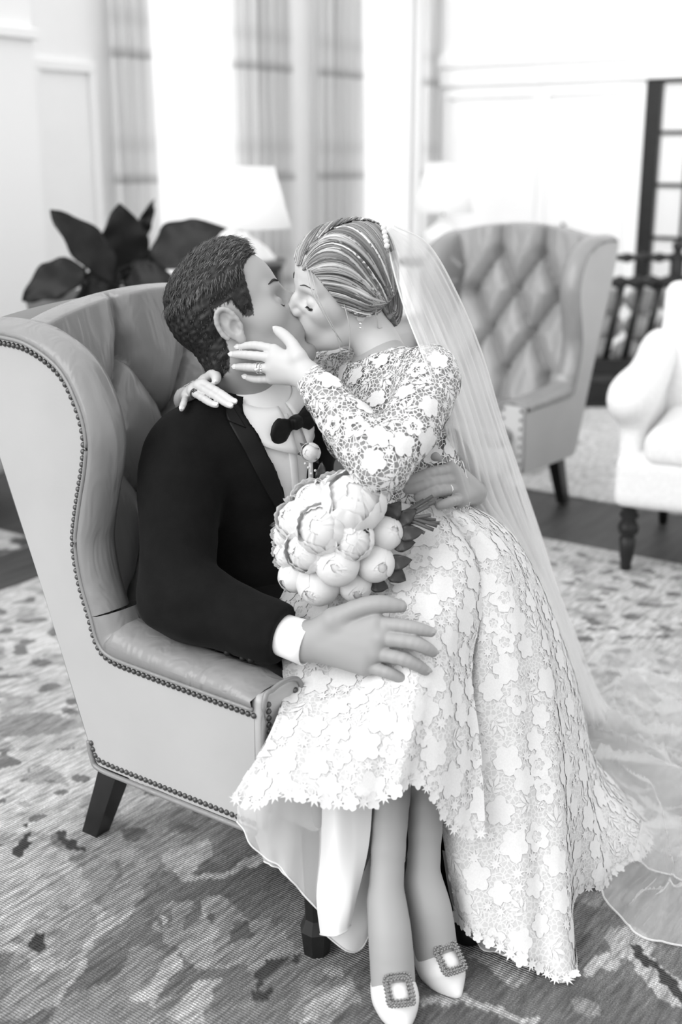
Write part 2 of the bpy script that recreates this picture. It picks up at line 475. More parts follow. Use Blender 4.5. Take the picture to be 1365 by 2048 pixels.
    # seat: platform, front rail, loose cushion
    bm = prism([(-.25, .27), (.29, .27), (.295, .30), (.295, .36), (-.27, .36)], -.30, .30, .006)
    bm_obj('seat_frame', bm, side, root, True)
    box('seat_rail', (.255, 0, .318), (.11, .65, .105), side, root, .018, 3, True)
    def cushion(cx, cy, cz, sx, sy, sz, e=.28, n=28):
        th = np.linspace(-math.pi / 2, math.pi / 2, n); ph = np.linspace(0, 2 * math.pi, n * 2, endpoint=False)
        T, Pp = np.meshgrid(th, ph, indexing='ij')
        se = lambda a, p: np.sign(a) * np.abs(a) ** p
        ct = se(np.cos(T), .55)
        V = np.stack([cx + sx * ct * se(np.cos(Pp), e), cy + sy * ct * se(np.sin(Pp), e), cz + sz * se(np.sin(T), .7)], -1).reshape(-1, 3)
        return V, grid_faces(n, n * 2, closed=True)
    v1, f1 = cushion(.0, 0, .405, .25, .25, .060)
    v2, f2 = cushion(.25, 0, .405, .062, .315, .048)
    v, f = merge([(v1, f1), (v2, f2)])
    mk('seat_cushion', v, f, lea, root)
    # legs
    for sg in (-1, 1):
        z = np.linspace(.27, 0, 12)
        hw = np.interp(z, [0, .055, .06, .27], [.024, .030, .020, .027])
        V = []; 
        for zi, w in zip(z, hw):
            for a in range(8):
                t = a / 8 * 2 * math.pi + math.pi / 8; V.append((.28 + w * math.cos(t) * 1.05, sg * .29 + w * math.sin(t) * 1.05, zi))
        F = grid_faces(12, 8, closed=True, flip=True).tolist() + [list(range(8)), [11 * 8 + i for i in range(8)][::-1]]
        mk('leg', V, F, M['blackwood'], root, False)
        V = []
        zz = np.linspace(.29, 0, 12)
        for zi in zz:
            t = 1 - zi / .29
            x = -.245 - .060 * math.sin(t * 1.4) - .058 * t * t
            w = .030 - .008 * t
            for dx, dy in ((-1, -1), (1, -1), (1, 1), (-1, 1)): V.append((x + dx * w, sg * .255 + dy * w * .9, zi))
        F = grid_faces(12, 4, closed=True, flip=True).tolist() + [[0, 1, 2, 3], [47, 46, 45, 44]]
        mk('leg', V, F, M['blackwood'], root, False)
    # nailheads
    nv, nf = lathe([(0, .0042), (.0032, .0036), (.0052, .0018), (.0058, -.001)], 8)
    nme = new_mesh('nailhead', nv, nf, M['nail'])
    def nails(path2, to3, rot, step):
        P = catmull(path2, 400); d = np.r_[0, np.cumsum(np.linalg.norm(np.diff(P, axis=0), axis=1))]
        k = int(d[-1] / step)
        for t in np.linspace(0, d[-1], k + 1):
            p = (np.interp(t, d, P[:, 0]), np.interp(t, d, P[:, 1]))
            link('nailhead', nme, root, to3(p), rot)
    if detail:
        sg = -1
        def inset(path, o):
            P = catmull(path, 120); T = np.gradient(P, axis=0); T /= np.linalg.norm(T, axis=1)[:, None]
            return np.stack([P[:, 0] + T[:, 1] * o, P[:, 1] - T[:, 0] * o], -1)
        main = inset(arm_path + wing_path[1:], -.012)
        nails(main, lambda p: (p[0], -W - .001, p[1]), (math.pi / 2, 0, 0), .0128)
        nails([(-.226, .30), (-.217, .277), (-.198, .268), (-.1, .268), (.2, .274)], lambda p: (p[0], -W - .001, p[1]), (math.pi / 2, 0, 0), .0128)
        for y in (W - .018, W - .092):
            nails([(-y, .30), (-y, .40), (-y, .505)], lambda p: (.2235, p[0], p[1]), (0, math.pi / 2, 0), .0128)
    else:
        for sg in (-1, 1):
            for y in (W - .018, W - .092):
                nails([(sg * y, .30), (sg * y, .40), (sg * y, .505)], lambda p: (.2235, p[0], p[1]), (0, math.pi / 2, 0), .03)

CH = empty('wing_chair', (-.095, 2.31, .0085), math.atan2(-.602, .799))
tag(CH, 'grey leather wing chair with nailhead trim, carrying the kissing couple', 'chair', 'tufted leather wing chairs')
build_chair(CH, True)
CH2 = empty('wing_chair', (.53, 4.80, .0085), math.atan2(-.8, -.6))
tag(CH2, 'grey tufted leather wing chair standing empty behind the bride', 'chair', 'tufted leather wing chairs')
build_chair(CH2, False)
# ------------------------------------------------------------------ implicit surfaces (smooth unions of rounded shapes)
class Field:
    def __init__(s, lo, hi, h):
        s.lo = np.array(lo, float); s.h = h
        n = np.ceil((np.array(hi) - s.lo) / h).astype(int) + 1
        s.n = n; s.d = np.full(n, .2, np.float32)
    def _win(s, lo, hi, pad):
        a = np.maximum(np.floor((np.array(lo) - pad - s.lo) / s.h).astype(int), 0)
        b = np.minimum(np.ceil((np.array(hi) + pad - s.lo) / s.h).astype(int) + 1, s.n)
        if np.any(b <= a): return None
        sl = tuple(slice(a[i], b[i]) for i in range(3))
        ax = [(s.lo[i] + np.arange(a[i], b[i]) * s.h).astype(np.float32) for i in range(3)]
        return sl, ax[0][:, None, None], ax[1][None, :, None], ax[2][None, None, :]
    def _mix(s, sl, b, k, op):
        a = s.d[sl]
        if op == 'sub':
            if k > 0:
                t = np.clip(.5 - .5 * (a + b) / k, 0, 1); s.d[sl] = a + (-b - a) * t + k * t * (1 - t)
            else: s.d[sl] = np.maximum(a, -b)
        else:
            if k > 0:
                t = np.clip(.5 + .5 * (a - b) / k, 0, 1); s.d[sl] = a + (b - a) * t - k * t * (1 - t)
            else: s.d[sl] = np.minimum(a, b)
    def cone(s, p, q, r1, r2=None, k=.01, op='add', flat=None):
        """round cone from p (radius r1) to q (radius r2); flat=(axis, factor) squeezes it along a direction"""
        r2 = r1 if r2 is None else r2
        p = np.array(p, float); q = np.array(q, float); R = max(r1, r2)
        w = s._win(np.minimum(p, q) - R, np.maximum(p, q) + R, k * 1.5 + s.h * 2)
        if w is None: return s
        sl, X, Y, Z = w
        d = q - p; L2 = max(float(d @ d), 1e-9)
        t = np.clip(((X - p[0]) * d[0] + (Y - p[1]) * d[1] + (Z - p[2]) * d[2]) / L2, 0, 1)
        ex, ey, ez = X - p[0] - t * d[0], Y - p[1] - t * d[1], Z - p[2] - t * d[2]
        if flat is not None:
            a = np.array(flat[0], float); a /= np.linalg.norm(a)
            c = (ex * a[0] + ey * a[1] + ez * a[2]) * (1 / flat[1] - 1)
            ex, ey, ez = ex + a[0] * c, ey + a[1] * c, ez + a[2] * c
            b = (np.sqrt(ex * ex + ey * ey + ez * ez) - (r1 + (r2 - r1) * t)) * flat[1] ** .5
        else:
            b = np.sqrt(ex * ex + ey * ey + ez * ez) - (r1 + (r2 - r1) * t)
        s._mix(sl, b, k, op); return s
    def chain(s, P, R, k=.01, n=None, op='add', flat=None):
        P = np.asarray(P, float); R = np.asarray(R, float)
        if n:
            Q = catmull(np.hstack([P, R[:, None]]), n); P, R = Q[:, :3], Q[:, 3]
        for i in range(len(P) - 1): s.cone(P[i], P[i + 1], R[i], R[i + 1], k, op, flat)
        return s
    def ball(s, c, r, k=.01, op='add', rot=None):
        """ellipsoid with semi-axes r, turned by the 3x3 matrix rot"""
        c = np.array(c, float); r = np.array(r if np.ndim(r) else (r, r, r), float); R = float(r.max())
        w = s._win(c - R, c + R, k * 1.5 + s.h * 2)
        if w is None: return s
        sl, X, Y, Z = w
        x, y, z = X - c[0], Y - c[1], Z - c[2]
        if rot is not None:
            m = np.array(rot, float).T
            x, y, z = [m[i, 0] * x + m[i, 1] * y + m[i, 2] * z for i in range(3)]
        k0 = np.sqrt((x / r[0]) ** 2 + (y / r[1]) ** 2 + (z / r[2]) ** 2)
        k1 = np.sqrt((x / r[0] ** 2) ** 2 + (y / r[1] ** 2) ** 2 + (z / r[2] ** 2) ** 2)
        b = k0 * (k0 - 1) / np.maximum(k1, 1e-6)
        b = np.where(k0 < 1e-4, -r.min(), b)
        s._mix(sl, b, k, op); return s
    def rbox(s, c, half, r, k=.01, op='add', rot=None):
        """rounded box"""
        c = np.array(c, float); half = np.array(half, float); R = np.linalg.norm(half)
        w = s._win(c - R, c + R, k * 1.5 + s.h * 2)
        if w is None: return s
        sl, X, Y, Z = w
        x, y, z = X - c[0], Y - c[1], Z - c[2]
        if rot is not None:
            m = np.array(rot, float).T
            x, y, z = [m[i, 0] * x + m[i, 1] * y + m[i, 2] * z for i in range(3)]
        qx, qy, qz = np.abs(x) - half[0] + r, np.abs(y) - half[1] + r, np.abs(z) - half[2] + r
        b = np.sqrt(np.maximum(qx, 0) ** 2 + np.maximum(qy, 0) ** 2 + np.maximum(qz, 0) ** 2) + np.minimum(np.maximum(qx, np.maximum(qy, qz)), 0) - r
        s._mix(sl, b, k, op); return s
    def mesh(s):
        d = s.d; ins = d < 0
        c8 = np.zeros(np.array(d.shape) - 1, np.uint8)
        for i in (0, 1):
            for j in (0, 1):
                for k in (0, 1): c8 += ins[i:i + c8.shape[0], j:j + c8.shape[1], k:k + c8.shape[2]]
        act = (c8 > 0) & (c8 < 8)
        idx = np.argwhere(act)
        ids = np.full(act.shape, -1, np.int32); ids[act] = np.arange(len(idx))
        cor = [(i, j, k) for i in (0, 1) for j in (0, 1) for k in (0, 1)]
        val = {c: d[idx[:, 0] + c[0], idx[:, 1] + c[1], idx[:, 2] + c[2]] for c in cor}
        acc = np.zeros((len(idx), 3)); cnt = np.zeros(len(idx))
        for a in cor:
            for ax in range(3):
                if a[ax]: continue
                b = list(a); b[ax] = 1; b = tuple(b)
                va, vb = val[a], val[b]; m = (va < 0) != (vb < 0)
                t = va[m] / (va[m] - vb[m])
                p = np.tile(np.array(a, float), (m.sum(), 1)); p[:, ax] = t
                acc[m] += p; cnt[m] += 1
        V = s.lo + (idx + acc / cnt[:, None]) * s.h
        F = []
        for ax in range(3):
            o1, o2 = [i for i in range(3) if i != ax]
            sa = [slice(None)] * 3; sb = [slice(None)] * 3
            sa[ax] = slice(0, -1); sb[ax] = slice(1, None)
            e = ins[tuple(sa)] != ins[tuple(sb)]
            q = np.argwhere(e)
            q = q[(q[:, o1] > 0) & (q[:, o2] > 0) & (q[:, o1] < s.n[o1] - 1) & (q[:, o2] < s.n[o2] - 1)]
            if not len(q): continue
            def cell(da, db):
                r = q.copy(); r[:, o1] -= da; r[:, o2] -= db
                return ids[r[:, 0], r[:, 1], r[:, 2]]
            quad = np.stack([cell(1, 1), cell(0, 1), cell(0, 0), cell(1, 0)], -1)
            first_in = ins[q[:, 0], q[:, 1], q[:, 2]]
            fl = first_in if ax != 1 else ~first_in
            quad[~fl] = quad[~fl][:, ::-1]
            F.append(quad)
        F = np.vstack(F); used = np.unique(F); mp = np.full(len(V), -1); mp[used] = np.arange(len(used))
        return V[used], mp[F]
def relax(V, F, it=2, lam=.5):
    """even out the stepping left by the sampling grid"""
    V = V.copy(); F = np.asarray(F); n = len(V)
    E = np.vstack([F[:, [0, 1]], F[:, [1, 2]], F[:, [2, 3]], F[:, [3, 0]]]); E = np.vstack([E, E[:, ::-1]])
    cnt = np.bincount(E[:, 0], minlength=n)[:, None]
    for _ in range(it):
        S = np.stack([np.bincount(E[:, 0], weights=V[E[:, 1], i], minlength=n) for i in range(3)], -1)
        V += lam * (S / np.maximum(cnt, 1) - V)
    return V

# ------------------------------------------------------------------ rugs
def rug_axes(p):                                                # room coordinates: metres along A and B from the near rug's far corner
    d = p - Vector((-.229, 5.165, 0)); return d.x * A.x + d.y * A.y, d.x * B.x + d.y * B.y
RUG_O = Vector((-.229, 5.165, 0))
def rug_material(name, weave=1.0):
    m = material(name, .4, .95, .05, sheen=.15); N, L, b = nodes(m)
    at_ = N.new('ShaderNodeAttribute'); at_.attribute_name = 'tone'
    tc = N.new('ShaderNodeTexCoord')
    def nz(scale, st, det=3):
        mp = N.new('ShaderNodeMapping'); mp.inputs['Scale'].default_value = st; L.new(tc.outputs['Object'], mp.inputs[0])
        n = N.new('ShaderNodeTexNoise'); n.inputs['Scale'].default_value = scale; n.inputs['Detail'].default_value = det; L.new(mp.outputs[0], n.inputs['Vector']); return n.outputs['Fac']
    def mul(a, lo, hi, prev):
        r = N.new('ShaderNodeMapRange'); r.inputs[1].default_value = .3; r.inputs[2].default_value = .7; r.inputs[3].default_value = lo; r.inputs[4].default_value = hi; L.new(a, r.inputs[0])
        x = N.new('ShaderNodeMix'); x.data_type = 'RGBA'; x.blend_type = 'MULTIPLY'; x.inputs[0].default_value = 1
        L.new(prev, x.inputs[6]); L.new(r.outputs[0], x.inputs[7]); return x.outputs[2]
    c = mul(nz(14, (1, 7, 1)), .55, 1.45, at_.outputs['Color'])
    c = mul(nz(60, (1, 9, 1)), .75, 1.22, c)
    c = mul(nz(380, (1, 1, 1), 1), .60, 1.40, c)
    L.new(c, b.inputs['Base Color'])
    w = N.new('ShaderNodeTexWave'); w.wave_type = 'BANDS'; w.bands_direction = 'X'; w.inputs['Scale'].default_value = 55; w.inputs['Distortion'].default_value = 1.2; w.inputs['Detail'].default_value = 1
    L.new(tc.outputs['Object'], w.inputs['Vector'])
    bp = N.new('ShaderNodeBump'); bp.inputs['Strength'].default_value = .8 * weave; bp.inputs['Distance'].default_value = .003
    L.new(w.outputs['Fac'], bp.inputs['Height']); L.new(bp.outputs[0], b.inputs['Normal'])
    return m
M['rug'] = rug_material('woven_wool_rug')
def rug(name, a0, a1, b0, b1, step, tone_fn, label, thick=.008, hi=None):
    """flat woven sheet; its design is dyed per stitch through tone_fn(a, b)"""
    na, nb = int((a1 - a0) / step) + 1, int((b1 - b0) / step) + 1
    aa, bb = np.linspace(a0, a1, na), np.linspace(b0, b1, nb)
    AA, BB = np.meshgrid(aa, bb)
    V = np.stack([AA, BB, np.full(AA.shape, thick)], -1).reshape(-1, 3)
    F = grid_faces(nb, na)
    k = len(V)
    rim = np.array([[a0, b0, 0], [a1, b0, 0], [a1, b1, 0], [a0, b1, 0], [a0, b0, thick], [a1, b0, thick], [a1, b1, thick], [a0, b1, thick]])
    V2 = np.vstack([V, rim]); FF = F.tolist() + [[k, k + 1, k + 5, k + 4], [k + 1, k + 2, k + 6, k + 5], [k + 2, k + 3, k + 7, k + 6], [k + 3, k, k + 4, k + 7]]
    o = mk(name, V2, FF, M['rug'], None, False)
    t = tone_fn(AA.ravel(), BB.ravel()); color_attr(o.data, np.r_[t, np.full(8, .3)])
    o.location = RUG_O; o.rotation_euler = (0, 0, AZ)
    tag(o, label, 'rug')
    return o
def uvp(u, v):
    p = on_floor(u, v); return rug_axes(p)
def near_tone(a, b):
    r = np.random.default_rng(5)
    P = np.stack([a, b, 0 * a], -1)
    jx = .010 * noise3(P, 14, 1) + .012 * noise3(P, 5, 2); jy = .010 * noise3(P, 14, 3) + .012 * noise3(P, 5, 4)
    x = a + jx; y = b + jy
    f1 = noise3(P, 1.1, 21, 3); f2 = noise3(P, 2.3, 22, 2)
    t = .125 + .035 * f1 + .025 * f2
    # mottled lighter fields
    t = np.where(noise3(P, 1.7, 31, 3) > .40, .22, t)
    t = np.where((noise3(P, 3.1, 32, 2) > .60), .34, t)
    t = np.where((noise3(P, 3.6, 33, 2) > .72), .12, t)
    # pale border towards the rug's far edges
    e = np.minimum(-a, -b)
    bord = np.clip((1.75 - e) / .5, 0, 1)
    far_mix = .50 + .05 * f2
    far_mix = np.where(noise3(P, 6.5, 41, 2) > .46, .34, far_mix)
    far_mix = np.where(noise3(P, 9.0, 42, 2) > .60, .16, far_mix)
    t = t * (1 - bord) + far_mix * bord
    t = np.where(e < .06, .42, t)
    def capsule(p, q, w, val):
        (ax, ay), (bx, by) = uvp(*p), uvp(*q)
        d2 = (bx - ax) ** 2 + (by - ay) ** 2
        k = np.clip(((x - ax) * (bx - ax) + (y - ay) * (by - ay)) / d2, 0, 1)
        return np.hypot(x - ax - k * (bx - ax), y - ay - k * (by - ay)) < w
    def line(pts, w, val):
        nonlocal t
        Pq = catmull(pts, 4 * len(pts))
        for p, q in zip(Pq[:-1], Pq[1:]): t = np.where(capsule(p, q, w, val), val, t)
    def blob(pts, val):
        nonlocal t
        Q = np.array([uvp(*p) for p in pts]); inside = np.zeros(len(x), bool); n = len(Q)
        for i in range(n):
            (x1, y1), (x2, y2) = Q[i], Q[(i + 1) % n]
            c = ((y1 > y) != (y2 > y)) & (x < (x2 - x1) * (y - y1) / (y2 - y1 + 1e-12) + x1)
            inside ^= c
        t = np.where(inside, val, t)
    LT, MD, DK = .40, .25, .025
    # motifs read off the photograph, laid on the floor
    blob([(0, 1700), (60, 1740), (110, 1790), (70, 1830), (40, 1880), (0, 1900)], LT)
    blob([(0, 1960), (90, 1930), (140, 1880), (175, 1800), (160, 1740), (190, 1720), (280, 1740), (290, 1800), (220, 1850), (150, 1960), (60, 2048), (0, 2048)], MD)
    blob([(350, 1700), (420, 1690), (430, 1720), (370, 1750), (340, 1740)], LT)
    blob([(230, 1590), (280, 1585), (280, 1610), (240, 1615)], LT)
    blob([(330, 1810), (385, 1810), (380, 1880), (330, 1900), (300, 1870), (310, 1830)], MD)
    blob([(305, 1830), (345, 1822), (350, 1860), (310, 1870)], .14)
    blob([(318, 1840), (332, 1838), (330, 1856), (318, 1855)], LT)
    blob([(420, 1830), (465, 1810), (500, 1850), (560, 1840), (580, 1890), (520, 1960), (430, 1930), (440, 1870)], MD)
    blob([(470, 1860), (505, 1850), (510, 1880), (475, 1890)], .09)
    blob([(260, 2000), (350, 1900), (360, 1940), (300, 2030)], LT)
    blob([(320, 2048), (380, 1980), (450, 1960), (430, 2000), (390, 2048)], LT)
    blob([(570, 2048), (620, 1990), (700, 1960), (720, 2000), (650, 2048)], MD)
    blob([(1170, 1960), (1200, 1920), (1250, 1890), (1290, 1895), (1340, 1960), (1420, 2040), (1330, 2020), (1285, 1950), (1250, 1930), (1190, 1960)], LT)
    blob([(60, 1470), (160, 1465), (180, 1490), (60, 1510), (20, 1500)], LT)
    blob([(0, 1440), (90, 1430), (160, 1450), (120, 1475), (0, 1480)], MD)
    line([(0, 1645), (60, 1632), (130, 1625), (180, 1650)], .008, LT)
    line([(345, 1745), (400, 1762), (470, 1750), (520, 1715), (560, 1690)], .012, LT)
    line([(195, 1810), (205, 1850), (180, 1890), (120, 1930), (80, 1960)], .008, LT)
    line([(250, 1800), (290, 1770), (300, 1720), (320, 1640)], .010, MD)
    line([(180, 1890), (270, 1820)], .007, LT)
    line([(860, 2020), (930, 2000), (1010, 2030), (1080, 2048)], .012, LT)
    line([(690, 1990), (640, 2020), (600, 2048)], .01, LT)
    blob([(28, 1720), (48, 1672), (62, 1680), (55, 1712), (40, 1722)], DK)
    blob([(30, 1655), (45, 1652), (46, 1664), (32, 1668)], DK)
    blob([(105, 1672), (130, 1668), (185, 1700), (178, 1712), (140, 1700)], DK)
    blob([(66, 1888), (82, 1866), (106, 1870), (102, 1900), (70, 1908)], DK)
    blob([(505, 1960), (540, 1925), (575, 1915), (565, 1945), (530, 1975), (515, 2000)], DK)
    blob([(580, 1915), (605, 1910), (605, 1945), (585, 1940)], DK)
    blob([(505, 1995), (550, 1985), (545, 2010), (510, 2012)], DK)
    line([(1275, 1905), (1310, 1940), (1345, 1985), (1400, 2040)], .011, DK)
    line([(560, 1725), (600, 1715)], .02, .10)
    line([(200, 1815), (230, 1780), (235, 1740)], .009, .16)
    return np.clip(t, .03, .8)
rug('patterned_rug', -4.6, 0, -4.6, 0, .0068, near_tone, 'large pale wool rug with a faded floral pattern under the couple')
def far_tone(a, b):
    P = np.stack([a, b, 0 * a], -1)
    t = .64 + .05 * noise3(P, 2, 51, 2)
    t = np.where(noise3(P, 1.9, 52, 2) > .5, .38, t)
    return t
rug('patterned_rug', .62, 3.6, -3.6, .1, .03, far_tone, 'pale patterned rug beneath the black slatted seat')
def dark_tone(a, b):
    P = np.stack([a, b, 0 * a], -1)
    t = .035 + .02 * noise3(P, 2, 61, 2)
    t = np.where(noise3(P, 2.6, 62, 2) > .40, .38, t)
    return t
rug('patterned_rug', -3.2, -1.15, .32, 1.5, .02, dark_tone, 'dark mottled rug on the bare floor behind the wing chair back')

# ------------------------------------------------------------------ white armchair
WR = math.atan2(-.92, -.40)
AC = empty('armchair', (1.40, 4.215, .0085), WR)                     # local x front, y sitter's left
tag(AC, 'cream upholstered armchair with rounded arms and turned dark legs', 'chair')
def fld(name, lo, hi, h, fn, mat, parent, it=2):
    f = Field(lo, hi, h); fn(f); V, F = f.mesh(); V = relax(V, F, it)
    return mk(name, V, F, mat, parent)
def ac_back(f):
    rt = Matrix.Rotation(-.16, 3, 'Y')
    f.rbox((-.30, 0, .64), (.065, .315, .33), .05, .0, rot=rt)
fld('backrest', (-.52, -.36, .25), (-.1, .36, 1.02), .012, ac_back, M['cream'], AC)
def ac_base(f): f.rbox((.0, 0, .33), (.335, .345, .095), .035, 0)
fld('seat_frame', (-.36, -.37, .2), (.36, .37, .45), .012, ac_base, M['cream'], AC)
def ac_cush(f): f.rbox((.06, 0, .455), (.285, .255, .062), .045, 0)
fld('seat_cushion', (-.25, -.28, .37), (.37, .28, .54), .012, ac_cush, M['cream'], AC)
for sg in (-1, 1):
    def ac_arm(f):
        f.rbox((-.02, sg * .31, .46), (.27, .045, .16), .04, .0)
        f.chain([(.25, sg * .325, .60), (.10, sg * .325, .615), (-.10, sg * .32, .64), (-.24, sg * .315, .69), (-.30, sg * .31, .73)], [.072, .070, .062, .055, .05], .05, 12)
    fld('armrest', (-.42, sg * .33 - .11, .28), (.37, sg * .33 + .11, .90), .012, ac_arm, M['cream'], AC)
    v, f = lathe([(0, .27), (.032, .27), (.034, .235), (.022, .225), (.036, .205), (.024, .188), (.038, .165), (.036, .14), (.022, .128), (.030, .118), (.026, .06), (.019, .02), (.021, .012), (.018, 0), (0, 0)], 16)
    o = mk('leg', v, f, M['blackwood'], AC); o.location = (.285, sg * .29, 0)
    v, f = tube([(-.27, sg * .26, .27), (-.31, sg * .26, .12), (-.36, sg * .26, 0)], [.028, .024, .018], 8); mk('leg', v, f, M['blackwood'], AC)

# ------------------------------------------------------------------ black slatted seat with a grey cushion
BS = empty('slatted_settle', (1.78, 7.05, .0085), .05)               # local x along the rails
tag(BS, 'black wooden settle with twisted rails, slats and grey cushions', 'bench')
def twist_bar(name, p, q, r, turns, parent, mat):
    n = int(turns * 10) + 2; P = np.linspace(p, q, n)
    V, F = [], []
    d = (np.array(q) - np.array(p)); d = d / np.linalg.norm(d); u = np.cross(d, [0, 1, 0]) if abs(d[1]) < .9 else np.array([1., 0, 0]); u /= np.linalg.norm(u); w = np.cross(d, u)
    for i in range(n):
        t = i / (n - 1) * turns * 2 * math.pi
        for k in range(8):
            a = k / 8 * 2 * math.pi; rr = r * (1 + .32 * math.cos(2 * a - t))
            V.append(P[i] + rr * (math.cos(a) * u + math.sin(a) * w))
    F = grid_faces(n, 8, closed=True).tolist() + [list(range(8)), [(n - 1) * 8 + k for k in range(8)]]
    return mk(name, V, F, mat, parent)
lean = .12
def bs_pt(x, z): return (x - .10 * (1 - z / .87), -.02 + lean * (.87 - z) * -0.0, z)
twist_bar('rail', (-.60, 0, .865), (.62, 0, .865), .022, 13, BS, M['blackwood'])
twist_bar('rail', (-.64, 0, .725), (.60, 0, .725), .03, 13, BS, M['blackwood'])
for i in range(11):
    x = -.60 + i * .113
    v, f = tube([(x, 0, .73), (x - .075, .0, .27)], .023, 10); mk('slat', v, f, M['blackwood'], BS)
for x in (-.66, .17, .64):
    v, f = lathe([(0, .96), (.03, .95), (.035, .92), (.022, .90), (.040, .86), (.040, .70), (.034, .66), (.040, .60), (.044, .25), (.044, .02), (.03, 0), (0, 0)], 14)
    o = mk('post', v, f, M['blackwood'], BS); o.location = (x + .0, .02, 0)
add_boxes('seat_rail', [(-.72, .66, -.05, .05, .20, .285), (-.74, .66, -.06, .50, .05, .14)], M['blackwood'], BS, bevel=.008)
add_boxes('plinth', [(-.74, .66, -.05, .50, .0, .06)], M['blackwood'], BS)
add_boxes('seat_board', [(-.72, .66, -.03, .50, .14, .20)], M['dark_wood'], BS, bevel=.006)
M['greycloth'] = add_noise(material('grey_tufted_cloth', .55, .6), 20, .1)
for i in range(6):
    for j in range(3):
        v, f = lathe([(0, -.06), (.05, -.055), (.085, -.03), (.095, 0), (.085, .03), (.05, .055), (0, .06)], 14)
        v = v[:, [0, 2, 1]]
        o = mk('cushion_tuft', v, f, M['greycloth'], BS); o.location = (-.58 + i * .195 + (.03 if j % 2 else 0) - (2 - j) * .03, .12, .30 + j * .155)
        o.scale = (1.05, 1, .86)

# ------------------------------------------------------------------ lamps and their tables
def lamp(name, x, y, z0, base_prof, sh_z0, sh_z1, r0, r1, label):
    t = empty(name, (x, y, z0)); tag(t, label, 'lamp', 'white table lamps')
    v, f = lathe(base_prof, 28); mk('lamp_base', v, f, M['ceramic'], t)
    v, f = lathe([(.008, base_prof[-1][1] - .01), (.008, sh_z1 - z0 - .03), (0, sh_z1 - z0 - .02)], 10); mk('stem', v, f, M['nail'], t)
    a, b = sh_z0 - z0, sh_z1 - z0
    v, f = lathe([(r0, a), (r0 - .003, a + .01), (r1, b), (r1 - .004, b), (r0 - .008, a + .01), (r0 - .005, a), (r0, a)], 40)
    s = mk('lamp_shade', v, f, M['shade_lit'], t)
    v, f = lathe([(0, b - .06), (.02, b - .07), (.03, b - .11), (.018, b - .15), (0, b - .155)], 14); mk('bulb', v, f, M['bulb'], t)
    return t
M['bulb'] = material('bulb', .9); _N, _L, _b = nodes(M['bulb']); _b.inputs['Emission Color'].default_value = g(1); _b.inputs['Emission Strength'].default_value = 12
M['shade_lit'] = see_through(material('lamp_shade_cloth', .9, .9), 1.0, .55)
squat = [(0, 0), (.15, 0), (.15, .012), (.12, .05), (.075, .085), (.045, .10), (.03, .12), (0, .125)]
LX = at(483, 505, 5.31)
lamp('table_lamp', LX.x, LX.y, .996, squat, 1.135, 1.135 + .255, .218, .150, 'white lamp with a squat flared base on the dark cabinet')
cab = add_boxes('cabinet', [(-.17, .17, -.17, .17, .05, .97), (-.185, .185, -.185, .185, .97, .996), (-.18, .18, -.18, .18, 0, .06)], M['dark_wood'], None, (LX.x, LX.y, 0), 0, .006)
tag(cab, 'dark wooden pedestal cabinet under the squat white lamp', 'cabinet')
for zz in (.18, .46, .74):
    add_boxes('drawer', [(-.15, .15, -.182, -.165, zz, zz + .22)], M['dark_wood'], cab, bevel=.004)
round_base = [(0, 0), (.07, 0), (.075, .015), (.11, .06), (.125, .11), (.11, .16), (.06, .20), (.035, .22), (.03, .25), (0, .255)]
l2 = at(888, 425, 7.3)
lamp('table_lamp', l2.x, l2.y, l2.z - .27, round_base, l2.z, l2.z + .285, .172, .105, 'white lamp with a round ceramic base behind the empty wing chair')
def side_table(x, y, h, r, label):
    t = empty('side_table', (x, y, 0)); tag(t, label, 'table')
    v, f = lathe([(0, h - .03), (r, h - .03), (r + .006, h - .015), (r, h), (0, h)], 32); mk('table_top', v, f, M['dark_wood'], t)
    v, f = lathe([(0, .03), (.03, .03), (.022, .2), (.035, .35), (.02, .5), (.03, h - .03), (0, h - .03)], 14); mk('pillar', v, f, M['dark_wood'], t)
    for k in range(3):
        a = k * 2.094 + .4
        v, f = tube([(0, 0, .16), (.12 * math.cos(a), .12 * math.sin(a), .12), (.24 * math.cos(a), .24 * math.sin(a), .015)], [.02, .018, .014], 8, n=8); mk('foot', v, f, M['dark_wood'], t)
side_table(l2.x, l2.y, l2.z - .27, .27, 'round dark side table holding the round-based lamp')
l3 = at(1440, 400, 8.0)
lamp('table_lamp', l3.x, l3.y, l3.z - .27, round_base, l3.z, l3.z + .22, .16, .11, 'white lamp standing beyond the black slatted settle')
side_table(l3.x, l3.y, l3.z - .27, .25, 'round dark side table beyond the black slatted settle')

